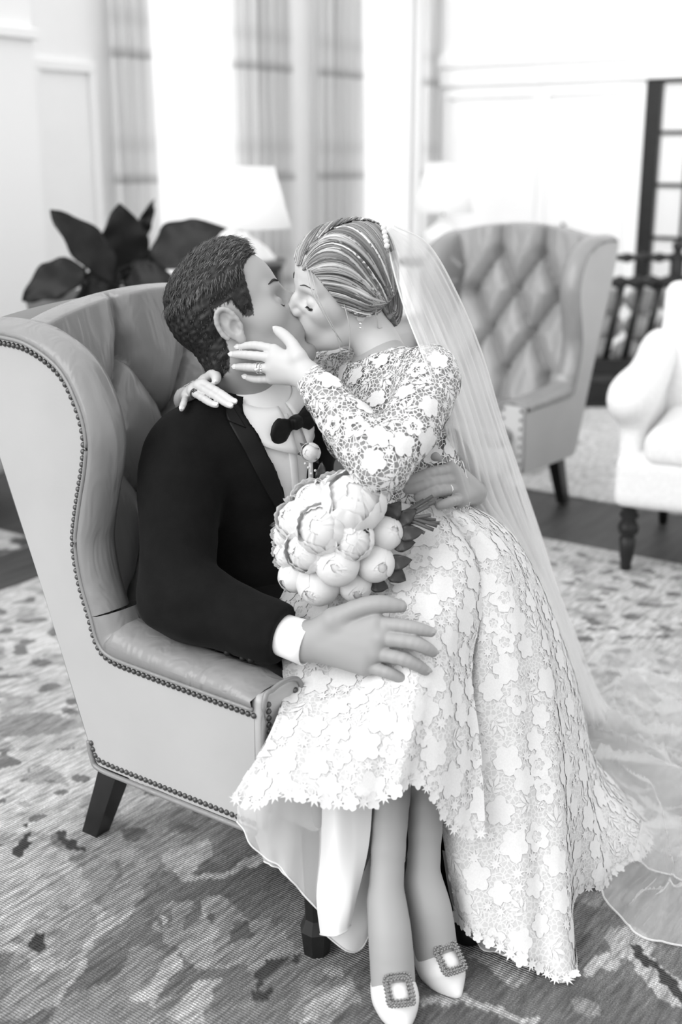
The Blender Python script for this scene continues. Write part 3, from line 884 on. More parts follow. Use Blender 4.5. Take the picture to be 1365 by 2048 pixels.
# ------------------------------------------------------------------ leafy plant in a grey planter
PB = Vector((-1.02, 4.82, 0))
PL = empty('potted_plant', PB); tag(PL, 'broad-leaved dark plant in a tall grey planter behind the chair', 'plant')
v, f = lathe([(0, 0), (.16, 0), (.17, .02), (.225, .86), (.235, .90), (.215, .90), (.205, .84), (0, .84)], 32); mk('planter', v, f, M['pot'], PL)
v, f = lathe([(0, .85), (.205, .85), (.205, .845)], 24); mk('soil', v, f, M['dark_wood'], PL)
def leaf_mesh(base, tip, width, normal, droop=.06, nl=12, nw=7, fold=.18, wave=.0, broad=.5):
    b = np.array(base); t = np.array(tip); d = t - b; Ld = np.linalg.norm(d); d = d / Ld
    n = np.array(normal, float); n -= (n @ d) * d; n /= np.linalg.norm(n); s = np.cross(n, d)
    V = []
    for i in range(nl):
        k = i / (nl - 1); w = width * (math.sin(math.pi * min(1, k) ** broad) ** .8 if 0 < k < 1 else .02) 
        for j in range(nw):
            c = (j / (nw - 1) - .5) * 2
            V.append(b + d * Ld * k + s * c * w * .5 + n * (-droop * (k - .3) ** 2 * 2 + fold * abs(c) * w * .5 + wave * math.sin(k * 17 + c * 2) * abs(c)))
    return np.array(V), grid_faces(nl, nw)
LEAVES = [  # base pixel, tip pixel, distance, width
    ((235, 565), (112, 415), 4.45, .15, .9), ((250, 545), (245, 415), 4.75, .20, .8), ((300, 520), (440, 448), 4.55, .19, .75), ((170, 535), (40, 590), 4.35, .15, .8),
    ((250, 580), (330, 545), 4.5, .18, .8), ((240, 590), (180, 545), 4.6, .16, .8), ((260, 600), (310, 500), 4.85, .15, .8), ((230, 600), (150, 600), 4.4, .16, .8),
    ((330, 560), (420, 575), 4.8, .12, .8), ((280, 480), (302, 410), 5.0, .06, .8), ((210, 520), (180, 450), 4.95, .07, .8), ((270, 610), (350, 600), 4.5, .2, .8)]
for (bu, bv), (tu, tv), Yd, w, br in LEAVES:
    p, q = at(bu, bv, Yd + .08) - PB, at(tu, tv, Yd) - PB
    v, f = leaf_mesh(p, q, w, (.25, -.75, .55), .05, 16, 9, .15, .012, br)
    o = mk('leaf', v, f, M['leaf'], PL); md = o.modifiers.new('thick', 'SOLIDIFY'); md.thickness = .002
    v, f = tube([(random.uniform(-.04, .04), random.uniform(-.04, .04), .84), ((p[0]) * .5, p[1] * .5, (p[2] + .9) / 2 + .02), tuple(p)], [.008, .007, .005], 6, n=10); mk('stalk', v, f, M['leaf'], PL)

# grey footstool at the left edge, on the dark rug
OT = empty('footstool', (-1.62, 4.95, .0085), AZ); tag(OT, 'grey upholstered footstool on the dark mottled rug', 'stool')
fld('cushion', (-.34, -.34, .1), (.34, .34, .50), .015, lambda f: f.rbox((0, 0, .30), (.30, .30, .15), .06, 0), M['greycloth'], OT)
for sx_ in (-1, 1):
    for sy_ in (-1, 1):
        v, f = lathe([(0, .18), (.025, .18), (.018, 0), (0, 0)], 10); o = mk('leg', v, f, M['blackwood'], OT); o.location = (sx_ * .22, sy_ * .22, 0)
# ------------------------------------------------------------------ people: shared builders
M['skin_m'] = use_attr(material('skin_tanned', .28, .48, .35))
M['skin_f'] = use_attr(material('skin_fair', .45, .48, .35))
M['hair_m'] = use_attr(material('dark_hair', .03, .5, .3))
M['hair_f'] = use_attr(material('blonde_hair', .3, .42, .4))
M['suit'] = add_noise(material('black_suit_wool', .0045, .85, .15, sheen=.02), 40, .2, .25, 500, .001)
M['satin'] = material('black_satin', .005, .55, .25)
M['shirt'] = add_noise(material('white_shirt', .90, .7, .1), 30, .02)
M['nailpolish'] = material('pale_nail', .62, .25, .5)
M['skin_nail'] = material('plain_nail', .33, .3, .4)
M['lash'] = material('dark_lash', .02, .7)
M['gem'] = material('diamond', .75, .08, .8, metallic=.7)
M['gem_dark'] = material('smoky_crystal', .30, .12, .8, metallic=.7)
M['silver'] = material('silver', .6, .2, .5, metallic=1)

def frame(fwd, up_hint=(0, 0, 1)):
    f = Vector(fwd).normalized(); u = Vector(up_hint); l = u.cross(f).normalized(); u = f.cross(l)
    return np.array([f, l, u]).T                                # columns forward, left, up
def rot_axis(R, axis, ang):
    m = np.array(Matrix.Rotation(ang, 3, Vector(axis))); return m @ R

def head_local(male, neck_to, h=.0021):
    """head with closed eyes around the ear axis; x forward, y left, z up"""
    f = Field((-.135, -.105, -.20), (.14, .105, .16), h)
    f.ball((-.006, 0, .047), (.098, .0755, .088), 0)
    f.ball((.028, 0, .050), (.066, .064, .070), .02)
    f.ball((.036, 0, -.030), (.058, .056, .072), .03)
    jw = .050 if male else .044
    for s in (-1, 1):
        f.chain([(-.004, s * jw, -.050), (.035, s * (jw - .010), -.082), (.074, s * .012, -.100)], [.015, .014, .013], .03)
        f.ball((.052, s * .043, -.014), (.030, .020, .024), .025)
        f.cone((.087, s * .012, .027), (.072, s * .043, .027), .010 if male else .007, .008, .016)
    f.ball((.079, 0, -.099), (.018, .021, .016) if male else (.015, .017, .014), .02)
    f.ball((.073, 0, -.058), (.029, .034, .027), .02)
    for s in (-1, 1):
        f.ball((.099, s * .033, .004), (.021, .020, .013), .016, 'sub')
        f.ball((.0745, s * .032, .001), (.0135, .0155, .0125), .005)
    f.chain([(.091, 0, .020), (.103, 0, -.002), (.1145, 0, -.021)] if male else [(.090, 0, .018), (.100, 0, -.002), (.112, 0, -.020)], [.0065, .0080, .0098] if male else [.0055, .0068, .0085], .012)
    for s in (-1, 1):
        f.ball((.1015, s * .0115, -.0275), (.0105, .0062, .0075), .007)
    f.cone((.098, 0, -.036), (.101, 0, -.047), .004, .004, .008)
    for s in (-1, 1): f.chain([(.096, s * .009, -.010), (.0885, s * .0195, -.015)], [.0045, .0065], .010)
    for s in (-1, 1):                                           # lips, drawn into a light pout
        f.cone((.1035, 0, -.0505), (.089, s * .022, -.0565), .0055, .0028, .006)
        f.cone((.1020, 0, -.0645), (.088, s * .020, -.0580), .0066, .0030, .006)
    f.cone((.098, -.012, -.080), (.098, .012, -.080), .006, .006, .012, 'sub')
    nk = .056 if male else .046
    f.cone((-.030, 0, -.045), neck_to, nk, nk - (.003 if male else -.002), .03)
    for s in (-1, 1):                                           # ears
        y = s * .0735
        rt = np.array(Matrix.Rotation(-.22, 3, 'Y') @ Matrix.Rotation(s * .28, 3, 'Z'))
        f.ball((-.012, y + s * .005, .004), (.0185, .0060, .031), .006, rot=rt)
        f.ball((-.006, y + s * .004, -.026), (.008, .0045, .009), .006)
        arc = [(-.004 + .0175 * math.cos(t) - .010, y + s * (.009 + .004 * math.sin(t)), .006 + .029 * math.sin(t)) for t in np.linspace(-.3, 3.9, 12)]
        f.chain(arc, [.0042] * 12, .0025)
        f.ball((-.006, y + s * .014, -.003), (.0095, .0105, .0140), .003, 'sub')
        f.ball((-.014, y + s * .0125, .016), (.006, .0055, .010), .004, 'sub')
        f.ball((.0035, y + s * .007, -.004), (.004, .004, .006), .004)
    V, F = f.mesh()
    return relax(V, F, 2, .45), F

def hand_field(w, fingers, thumb, r=1.0, palm=.0135, h=.0017, normal=None):
    """hand grown from wrist point w, four finger polylines (knuckle, joint, joint, tip) and a thumb; world coordinates"""
    allp = np.array([w] + [p for fg in fingers for p in fg] + list(thumb), float)
    f = Field(allp.min(0) - .035, allp.max(0) + .035, h)
    w = np.array(w, float)
    n = len(fingers)
    for i, fg in enumerate(fingers):
        fr = [1.0, 1.04, .98, .86][i] * r
        side = (i - (n - 1) / 2)
        k0 = np.array(fg[0])
        f.cone(w + (k0 - w) * .12, k0, palm * 1.12 * r, palm * .86 * r, .012)
        f.chain(fg, np.array([.0098, .0090, .0080, .0066][:len(fg)]) * fr, .0028, 9)
    for a, b in zip(fingers[:-1], fingers[1:]):
        m = (np.array(a[0]) + np.array(b[0])) / 2
        f.cone(w + (m - w) * .2, m - (m - w) * .08, palm * r, palm * .80 * r, .012)
    t = [np.array(p, float) for p in thumb]
    f.cone(w + (t[0] - w) * .2, t[0], .017 * r, .0155 * r, .016)
    f.chain(t, np.array([.0140, .0115, .0105, .0078][:len(t)]) * r, .006, 9)
    i0 = np.array(fingers[0][0])
    f.cone(t[0], w + (i0 - w) * .7, .012 * r, .010 * r, .014)   # web of the thumb
    return f
def nail_plate(tip, prev, normal, r):
    """small curved fingernail near the tip of a finger"""
    tip, prev = np.array(tip, float), np.array(prev, float)
    d = tip - prev; d /= np.linalg.norm(d); n = np.array(normal, float); n -= (n @ d) * d; n /= np.linalg.norm(n); s = np.cross(d, n)
    V = []
    for i in range(6):
        a = (i / 5 - .55) * r * 2.1
        wd = r * .80 * math.sqrt(max(0, 1 - ((i / 5 - .45) / .58) ** 2))
        for j in range(5):
            c = (j / 4 - .5) * 2
            V.append(tip + d * (a + r * .12) + s * c * wd + n * (r * (.98 - .32 * c * c) + .0005 - .10 * max(0, a)))
    return np.array(V), grid_faces(6, 5)
def torus_ring(c, axis, R, r, seg=24, sub=6):
    a = Vector(axis).normalized(); u = a.orthogonal().normalized(); v = a.cross(u)
    V = []
    for i in range(seg):
        t = i / seg * 2 * math.pi; d = u * math.cos(t) + v * math.sin(t)
        for j in range(sub):
            p = j / sub * 2 * math.pi
            V.append(Vector(c) + d * (R + r * math.cos(p)) + a * r * 1.4 * math.sin(p))
    F = []
    for i in range(seg):
        for j in range(sub): F.append([i * sub + j, ((i + 1) % seg) * sub + j, ((i + 1) % seg) * sub + (j + 1) % sub, i * sub + (j + 1) % sub])
    return np.array(V), F
def gem(c, r):
    bm = bmesh.new(); bmesh.ops.create_icosphere(bm, subdivisions=1, radius=r)
    V = np.array([v.co[:] for v in bm.verts]) + np.array(c); F = [[v.index for v in f.verts] for f in bm.faces]; bm.free(); return V, F
def shell_from(V, F, keep, off):
    """skin patch lifted off a surface: V, F the surface, keep a vertex mask value (>0 inside), off the lift per vertex"""
    F = np.asarray(F); n = vnormals(V, F)
    k = (keep[F] > 0).all(1)
    Fk = F[k]; used = np.unique(Fk); mp = np.full(len(V), -1); mp[used] = np.arange(len(used))
    return V[used] + n[used] * off[used][:, None], mp[Fk], used, n[used]
def vnormals(V, F):
    F = np.asarray(F); a = V[F[:, 2]] - V[F[:, 0]]; b = V[F[:, 3]] - V[F[:, 1]] if F.shape[1] == 4 else V[F[:, 1]] - V[F[:, 0]]
    n = np.cross(a, b) if F.shape[1] == 4 else np.cross(b, a)
    N = np.zeros_like(V)
    for i in range(F.shape[1]): 
        for c in range(3): N[:, c] += np.bincount(F[:, i], weights=n[:, c], minlength=len(V))
    return N / (np.linalg.norm(N, axis=1)[:, None] + 1e-12)
def strand_tube(P, r, seg=4, flat=.45, up=(0, 0, 1)):
    return tube(P, r, seg, None, flat, up, cap=False)
def face_marks(bvhV, bvhF, R, O, sc, root, mat, male):
    """closed lash line and brow as thin curved solids laid on the face"""
    tree = BVHTree.FromPolygons([tuple(v) for v in bvhV], [tuple(f) for f in bvhF])
    def lay(pts, r, name, lift=.0008):
        Q = []
        for p in catmull(pts, 14):
            w = Vector(O + R @ (np.array(p) * sc)); hit = tree.find_nearest(w)
            Q.append(hit[0] + hit[1] * lift)
        v, f = tube(Q, np.concatenate([np.linspace(r * .5, r, 6), np.linspace(r, r * .25, 8)]), 6, None, .6)
        return mkw(name, v, f, mat, root)
    for s in (-1, 1):
        lay([(.092, s * .017, .0325), (.088, s * .030, .037), (.076, s * .046, .033)], .0042 if male else .0020, 'eyebrow')
        lay([(.0885, s * .029, -.0092), (.0870, s * .036, -.0095), (.079, s * .045, -.006)], .0012 if male else .0016, 'eyelashes')
        if not male:
            lsh = []
            for t in np.linspace(0, 1, 12):
                b = np.array([.0885 - .010 * max(0, t - .35), s * (.029 + .018 * t), -.009 + .004 * abs(t - .5)])
                hit = tree.find_nearest(Vector(O + R @ (b * sc)))
                p0 = np.array(hit[0]); dr = R @ np.array([.55, s * .35 * (t - .2), -.45]); 
                lsh.append(tube([p0, p0 + dr * .005, p0 + dr * .009 + R @ np.array([0, 0, .0018])], [.0006, .0005, .0002], 4))
            v, f = merge(lsh); mkw('eyelashes', v, f, mat, root)

CHF = Vector((.799, -.602, 0)); CHL = Vector((.602, .799, 0))
HU = Vector((0, 0, 1))

# ================================================================== the groom
mO = np.array(at(470, 648, 2.245)) + np.array([.0, .082, -.013])
mR = frame((math.cos(math.radians(8)) * math.cos(math.radians(28)), math.sin(math.radians(8)) * math.cos(math.radians(28)), math.sin(math.radians(28))))
mR = rot_axis(mR, mR[:, 0], math.radians(-10))
mS = 1.09
m_neck = np.array(at(505, 800, 2.37)); m_neck_l = (mR.T @ (m_neck - mO)) / mS
hv, hf = head_local(True, m_neck_l)
m_loc = hv.copy(); hv = mO + (mR @ (hv * mS).T).T
pel = np.array([-.16, 2.37, .56]); chest = np.array([-.175, 2.40, .82])
shR, shL = np.array(at(362, 905, 2.25)), np.array(at(625, 850, 2.52))
elR, wrR = np.array(at(352, 1195, 2.10)), np.array(at(604, 1283, 1.985))
elL, wrL = np.array([.14, 2.70, .86]), np.array(at(946, 985, 2.45))
hipR, hipL = pel - .09 * np.array(CHL), pel + .09 * np.array(CHL)
knR, knL = np.array([.14, 2.05, .46]), np.array([.27, 2.24, .46])
anR, anL = np.array([.17, 2.12, .105]), np.array([.30, 2.30, .105])
tor_up = (m_neck - pel) / np.linalg.norm(m_neck - pel)
tor_l = (shL - shR); tor_l -= (tor_l @ tor_up) * tor_up; tor_l /= np.linalg.norm(tor_l)
tor_f = np.cross(tor_l, tor_up)
TR = np.array([tor_f, tor_l, tor_up]).T
def torso_m(f, o):
    f.ball(pel + tor_up * .03, np.array([.115, .155, .13]) + o, .0, rot=TR)
    f.ball(pel + tor_up * .17, np.array([.115, .155, .15]) + o, .06, rot=TR)
    f.ball(pel + tor_up * .30 + tor_f * .0, np.array([.118, .165, .15]) + o, .06, rot=TR)
    f.cone(shR * .92 + shL * .08, shL * .92 + shR * .08, .062 + o, .062 + o, .07)
    f.cone(m_neck - tor_up * .05, m_neck + tor_up * .01, .075 + o, .055 + o, .05)
def arm_m(f, sh, el, wr, o, k=.03):
    mid = (sh + el) / 2 + np.array([0, 0, 0]); fm = el + (wr - el) * .35
    f.chain([sh, mid, el], np.array([.060, .054, .048]) + o, k, 7)
    f.chain([el, fm, wr], np.array([.048, .046, .034]) + o, k, 7)
def legs_m(f, o):
    for hp, kn, an in ((hipR, knR, anR), (hipL, knL, anL)):
        f.cone(hp, kn, .078 + o, .058 + o, .03); f.cone(kn, an, .056 + o, .040 + o, .03)
bf = Field((-.55, 1.85, .05), (.62, 2.85, 1.12), .010)
torso_m(bf, -.012); arm_m(bf, shR, elR, wrR, -.014); arm_m(bf, shL, elL, wrL, -.014); legs_m(bf, -.01)
bv, bfc = bf.mesh()
# hands
def pts(lst): return [np.array(at(*p)) for p in lst]
R_f = [pts([(752, 1247, 1.945), (806, 1252, 1.925), (836, 1257, 1.918), (862, 1264, 1.918)]),
       pts([(760, 1276, 1.930), (821, 1284, 1.910), (847, 1293, 1.905), (866, 1304, 1.908)]),
       pts([(750, 1306, 1.925), (803, 1317, 1.905), (830, 1328, 1.902), (852, 1341, 1.906)]),
       pts([(730, 1330, 1.928), (771, 1343, 1.908), (793, 1352, 1.905), (811, 1361, 1.908)])]
R_t = pts([(668, 1240, 1.965), (722, 1215, 1.955), (764, 1208, 1.95), (803, 1213, 1.95)])
hR = hand_field(wrR, R_f, R_t, 1.36, .0165)
hR.cone(wrR, elR, .032, .040, .02)
rv, rf = hR.mesh(); rv = relax(rv, rf, 2, .4)
L_f = [pts([(900, 940, 2.20), (862, 947, 2.150), (838, 956, 2.135), (819, 963, 2.130)]),
       pts([(907, 959, 2.20), (862, 966, 2.140), (836, 974, 2.125), (816, 980, 2.122)]),
       pts([(912, 978, 2.20), (874, 982, 2.140), (852, 989, 2.125), (836, 995, 2.120)]),
       pts([(920, 998, 2.20), (903, 1003, 2.145), (890, 1008, 2.130), (878, 1012, 2.125)])]
L_t = pts([(915, 955, 2.27), (893, 930, 2.25), (880, 920, 2.22), (869, 912, 2.19)])
hL = hand_field(wrL, L_f, L_t, 1.25, .0155); hL.cone(wrL, elL, .03, .036, .02)
lv, lf = hL.mesh(); lv = relax(lv, lf, 2, .4)
MB = Vector((-.05, 2.30, .008))
V, F = merge([(hv, hf), (bv, bfc), (rv, rf), (lv, lf)])
groom = mk('person', V - np.array(MB), F, M['skin_m']); groom.location = MB
tag(groom, 'person in a black dinner suit seated in the leather wing chair', 'person')
x, y, z = m_loc.T
tone = np.full(len(V), .31)
ht = np.full(len(hv), .36)
lip = np.exp(-(((x - .098) / .014) ** 2 + (y / .022) ** 2 + ((z + .0575) / .011) ** 2) ** 2)
ht = ht * (1 - .22 * lip)
beard = np.clip((-.03 - z) / .03, 0, 1) * np.clip((x - .0) / .03, 0, 1); ht *= 1 - .14 * beard
ZX = [-.12, -.07, -.05, -.036, -.030, -.026, -.01, .010, .018, .033, .039, .045, .049, .055, .070, .086, .092, .096]
ZZ = [-.05, -.065, -.058, -.035, -.008, .034, .042, .036, .006, .002, .018, .042, .062, .080, .091, .097, .102, .25]
mask = z - np.interp(x, ZX, ZZ)
ear_zone = (np.abs(y) > .074) & (x > -.035) & (x < .012) & (z < .042)
mask = np.where(ear_zone, -1, mask)
ht = np.where(mask > -.002, .04, ht)
tone[:len(hv)] = ht
color_attr(groom.data, tone)
face_marks(hv, hf, mR, mO, mS, groom, M['hair_m'] if False else M['lash'], True)
# hair: a lifted cap under thousands of short locks
thick = np.clip(mask / .02, 0, 1) * (.005 + .016 * np.clip((z - .05) / .07, 0, 1) * np.clip((x + .06) / .08, .25, 1))
cv, cf, used, cn = shell_from(hv, hf, mask, thick * mS)
cv = cv + cn * (.0022 * noise3(cv, 55, 3, 2))[:, None]
hairs = [(cv, cf)]; tones = [np.full(len(cv), .014)]
r2 = np.random.default_rng(3)
pick = r2.choice(len(cv), 9000)
lx, lz = x[used][pick], z[used][pick]
flow_l = np.stack([np.where(lz > .085, .75, -.30), np.zeros_like(lx), np.where(lz > .085, .35, -.62)], -1)
flow = (mR @ flow_l.T).T
for i, pi in enumerate(pick):
    n = cn[pi]; d = flow[i] - (flow[i] @ n) * n; d /= np.linalg.norm(d) + 1e-9
    top = lz[i] > .07; Ln = r2.uniform(.010, .020) if top else r2.uniform(.006, .011)
    d = d + n * (r2.uniform(.15, .65) if top else r2.uniform(.02, .15)) + r2.normal(size=3) * .16
    d /= np.linalg.norm(d); p = cv[pi] - n * .001; s = np.cross(d, n) * (.0010 if top else .0007)
    q = p + d * Ln * .55; e = p + d * Ln - n * Ln * .25
    hairs.append((np.array([p - s, p + s, q - s * .7, q + s * .7, e]), [[0, 1, 3, 2], [2, 3, 4]]))
    tones.append(np.full(5, r2.uniform(.005, .040) if not top else r2.uniform(.012, .12)))
hV, hF = merge(hairs)
hair = mkw('hair', hV, hF, M['hair_m'], groom, smooth=False); color_attr(hair.data, np.concatenate(tones))
tag(hair, 'short dark hair')
# clothes
jf = Field((-.56, 1.85, .40), (.55, 2.85, 1.13), .0055)
torso_m(jf, .012); arm_m(jf, shR, elR, wrR + (elR - wrR) * .04, .011, .035); arm_m(jf, shL, elL, wrL + (elL - wrL) * .10, .010, .035)
jf.cone(pel - tor_up * .02, pel - tor_up * .06, .14, .15, .05)
# open front: the shirt shows in a long narrow V
vtop = m_neck + tor_f * .085 - tor_up * .005; vbot = pel + tor_up * .16 + tor_f * .16 - tor_l * .012; vtop = vtop - tor_l * .014
for t in np.linspace(0, 1, 14):
    c = vtop * (1 - t) + vbot * t + tor_f * .035 * math.sin(math.pi * t)
    jf.ball(c, np.array([.10, .066 * (1 - t) ** .8 + .010, .05]), .006, 'sub', rot=TR)
jf.cone(m_neck + tor_up * .012 + tor_f * .02, m_neck + tor_up * .12 + np.array([-.03, 0, 0]), .082, .105, .006, 'sub')
def cut_end(f, p, ax):
    m = Vector(ax).normalized(); q = m.orthogonal().normalized(); f.rbox(p - np.array(m) * .08, (.08, .08, .08), 0, .002, 'sub', rot=np.array([m, q, m.cross(q)]).T)
cut_end(jf, wrR + (elR - wrR) * .14, elR - wrR)
jv, jfc = jf.mesh(); jv = relax(jv, jfc, 2, .5)
jn = vnormals(jv, jfc)
axR = (elR - wrR)
# elbow and body creases
w_el = np.exp(-(np.linalg.norm(jv - elR, axis=1) / .10) ** 2)
jv = jv + jn * ((.0040 * np.sin(jv @ np.array([38, -30, 62.]) + 2.5 * noise3(jv, 4, 8)) * (w_el + .12) + .0035 * noise3(jv, 7, 9, 2)))[:, None]
jacket = mkw('jacket', jv, jfc, M['suit'], groom); tag(jacket, 'black dinner jacket')
jtree = BVHTree.FromPolygons([tuple(v) for v in jv], [tuple(f) for f in jfc])
sf = Field((-.45, 2.1, .45), (.2, 2.75, 1.1), .006)
torso_m(sf, -.002); sf.cone(m_neck + tor_up * .005, m_neck + tor_up * .12, .052, .052, .005, 'sub')
sv, sfc = sf.mesh(); sv = relax(sv, sfc, 2)
shirt = mkw('shirt', sv, sfc, M['shirt'], groom); tag(shirt, 'white dress shirt')
stree = BVHTree.FromPolygons([tuple(v) for v in sv], [tuple(f) for f in sfc])
v, f = tube([wrR - axR * .055, wrR + axR * .03, wrR + axR * .25], [.0405, .0395, .0370], 28, cap=False, flat=1.0)
cuff = mkw('cuff', v, f, M['shirt'], groom, shirt); cuff.modifiers.new('t', 'SOLIDIFY').thickness = .003; cuff.location = (0, 0, 0)
axL = (elL - wrL)
v, f = tube([wrL + axL * .04, wrL + axL * .12, wrL + axL * .30], [.037, .037, .034], 24, cap=False); o = mkw('cuff', v, f, M['shirt'], groom, shirt); o.modifiers.new('t', 'SOLIDIFY').thickness = .003
def project(tree, q, d, lift, far=.25):
    hit = tree.ray_cast(Vector(q) - Vector(d) * far, Vector(d), far * 2)
    if hit[0] is None:
        hit = tree.find_nearest(Vector(q))
    return np.array(hit[0]) - np.array(d) * lift
def patch(name, pix, Y, tree, lift, mat, root, parent, thick=.003, div=10):
    """flat cut piece laid onto a surface: outline given on the photograph, cast on from the front"""
    P = np.array(pix, float); bm = bmesh.new()
    vs = [bm.verts.new((p[0], p[1], 0)) for p in P]; fc = bm.faces.new(vs)
    bmesh.ops.triangulate(bm, faces=[fc]); bmesh.ops.subdivide_edges(bm, edges=bm.edges[:], cuts=div, use_grid_fill=True)
    bmesh.ops.triangulate(bm, faces=bm.faces[:])
    V = []
    for vv in bm.verts:
        q = at(vv.co.x, vv.co.y, Y); d = (q - Vector((0, 0, CAM_H))).normalized()
        V.append(project(tree, q, d, lift))
    F = [[v.index for v in f.verts] for f in bm.faces]; bm.verts.index_update(); bm.free()
    o = mkw(name, V, F, mat, root, parent); md = o.modifiers.new('t', 'SOLIDIFY'); md.thickness = thick; md.offset = 1
    return o
patch('lapel', [(446, 752), (470, 800), (528, 868), (548, 930), (582, 1030), (560, 1030), (520, 960), (492, 905), (457, 842), (492, 856), (470, 820), (440, 765)], 2.22, jtree, .005, M['satin'], groom, jacket)
for (u_, v_) in ((455, 1305), (470, 1311), (486, 1316), (502, 1320)):
    q = at(u_, v_, 2.02); d = (q - Vector((0, 0, CAM_H))).normalized(); p = project(jtree, q, d, .001)
    gv, gf = lathe([(0, .003), (.005, .0025), (.0065, 0), (.006, -.003)], 12)
    m3 = np.array(Vector(-d).to_track_quat('Z', 'Y').to_matrix()); mkw('sleeve_button', (m3 @ gv.T).T + p, gf, M['satin'], groom, jacket)
tf = Field((-.40, 1.80, .03), (.62, 2.60, .75), .008)
tf.ball(pel - tor_up * .01, (.13, .165, .11), 0, rot=TR); legs_m(tf, .006)
tv, tfc = tf.mesh(); tv = relax(tv, tfc, 2)
tr_ = mkw('trousers', tv, tfc, M['suit'], groom); tag(tr_, 'black suit trousers')
for an, kn in ((anR, knR), (anL, knL)):
    d = np.array([.72, -.69, 0]); d = np.array([.35, -.93, 0]) if an is anR else np.array([.8, -.6, 0])
    s_ = Field(an - .32, an + .32, .006)
    c0 = np.array([an[0], an[1], .045])
    s_.chain([c0 - d * .06, c0 + d * .04, c0 + d * .15 - np.array([0, 0, .008]), c0 + d * .20 - np.array([0, 0, .016])], [.036, .038, .036, .024], .02, 9)
    s_.cone(c0 - d * .02, an, .038, .036, .03)
    s_.rbox((an[0], an[1], -.092), (.4, .4, .1), .0, .0, 'sub')
    v, f = s_.mesh(); mkw('shoe', relax(v, f, 2), f, M['satin'], groom)
# shirt collar: stand and two folded leaves around the neck
nk_ax = (mO + mR @ np.array([-.02, 0, -.05]) - m_neck); nk_ax /= np.linalg.norm(nk_ax)
cu_ = (nk_ax * .55 + tor_up * .45); cu_ /= np.linalg.norm(cu_)
cl = tor_l - (tor_l @ cu_) * cu_; cl /= np.linalg.norm(cl); cfw = np.cross(cl, cu_)
cc = m_neck + nk_ax * .034 + cfw * .003
htree = BVHTree.FromPolygons([tuple(v) for v in hv], [tuple(f) for f in hf])
V = []; nA, nB = 60, 7
for i in range(nA):
    t = (i / (nA - 1) * 2 - 1) * 172                            # degrees from the back, both ways to the front opening
    a = math.radians(t); fr = (1 - math.cos(a)) / 2
    dirv = -cfw * math.cos(a) + cl * math.sin(a)
    drop = .044 + .046 * max(0, (abs(t) - 95) / 77) ** 1.4
    for j in range(nB):
        k = j / (nB - 1)
        rad = .0665 + .006 * math.sin(k * math.pi) + .024 * k + .008 * fr
        V.append(cc + dirv * rad * (1 + .04 * fr) + cu_ * (.026 - drop * k) - cu_ * .050 * fr)
V = np.array(V)
for i_ in range(len(V)):
    h_ = stree.find_nearest(Vector(V[i_]))
    k_ = (i_ % nB) / (nB - 1); gap = .003 + .006 * k_
    if h_[0] is not None and (Vector(V[i_]) - h_[0]).dot(h_[1]) < gap: V[i_] = np.array(h_[0] + h_[1] * gap)
    h_ = htree.find_nearest(Vector(V[i_]), .06)
    if h_[0] is not None and (Vector(V[i_]) - h_[0]).dot(h_[1]) < .003: V[i_] = np.array(h_[0] + h_[1] * .003)
col = mkw('collar', V, grid_faces(nA, nB), M['shirt'], groom, shirt); md = col.modifiers.new('t', 'SOLIDIFY'); md.thickness = .003
# placket and studs of the shirt front
pk = []
for t in np.linspace(.05, .9, 20):
    c = vtop * (1 - t) + vbot * t; h_ = stree.ray_cast(Vector(c + tor_f * .2), Vector(-tor_f), .5)
    if h_[0]: pk.append(np.array(h_[0]) + tor_f * .003)
v, f = tube(pk, .011, 8, None, .25, tuple(tor_f)); mkw('placket', v, f, M['shirt'], groom, shirt)
# bow tie: knot and two wings
bc = cc + cfw * .094 - cu_ * .046
h_ = stree.ray_cast(Vector(bc + cfw * .2), Vector(-cfw), .5); bc = np.array(h_[0]) + cfw * .016
bt = Field(bc - .09, bc + .09, .0028)
for s in (-1, 1):
    bt.cone(bc + cl * s * .008, bc + cl * s * .036 - cu_ * .004, .011, .030, .006, flat=(cfw, .32))
    bt.cone(bc + cl * s * .03 + cfw * .010, bc + cl * s * .05 + cfw * .012, .004, .006, .006, 'sub')
bt.rbox(bc + cfw * .004, (.012, .012, .013), .006, .003, rot=np.array([cfw, cl, cu_]).T)
v, f = bt.mesh(); bow = mkw('bow_tie', relax(v, f, 2), f, M['satin'], groom); tag(bow, 'black satin bow tie')
# wedding band
v, f = torus_ring(np.array(L_f[2][1]) * .45 + np.array(L_f[2][0]) * .55, np.array(L_f[2][1]) - np.array(L_f[2][0]), .0118, .0016); mkw('ring', v, f, M['silver'], groom)
for fg, n in [(q, (0.1, -.5, .85)) for q in R_f] + [(R_t, (0, -.45, .9))]:
    v, f = nail_plate(fg[-1], fg[-2], n, .0085); mkw('fingernail', v, f, M['skin_nail'], groom)
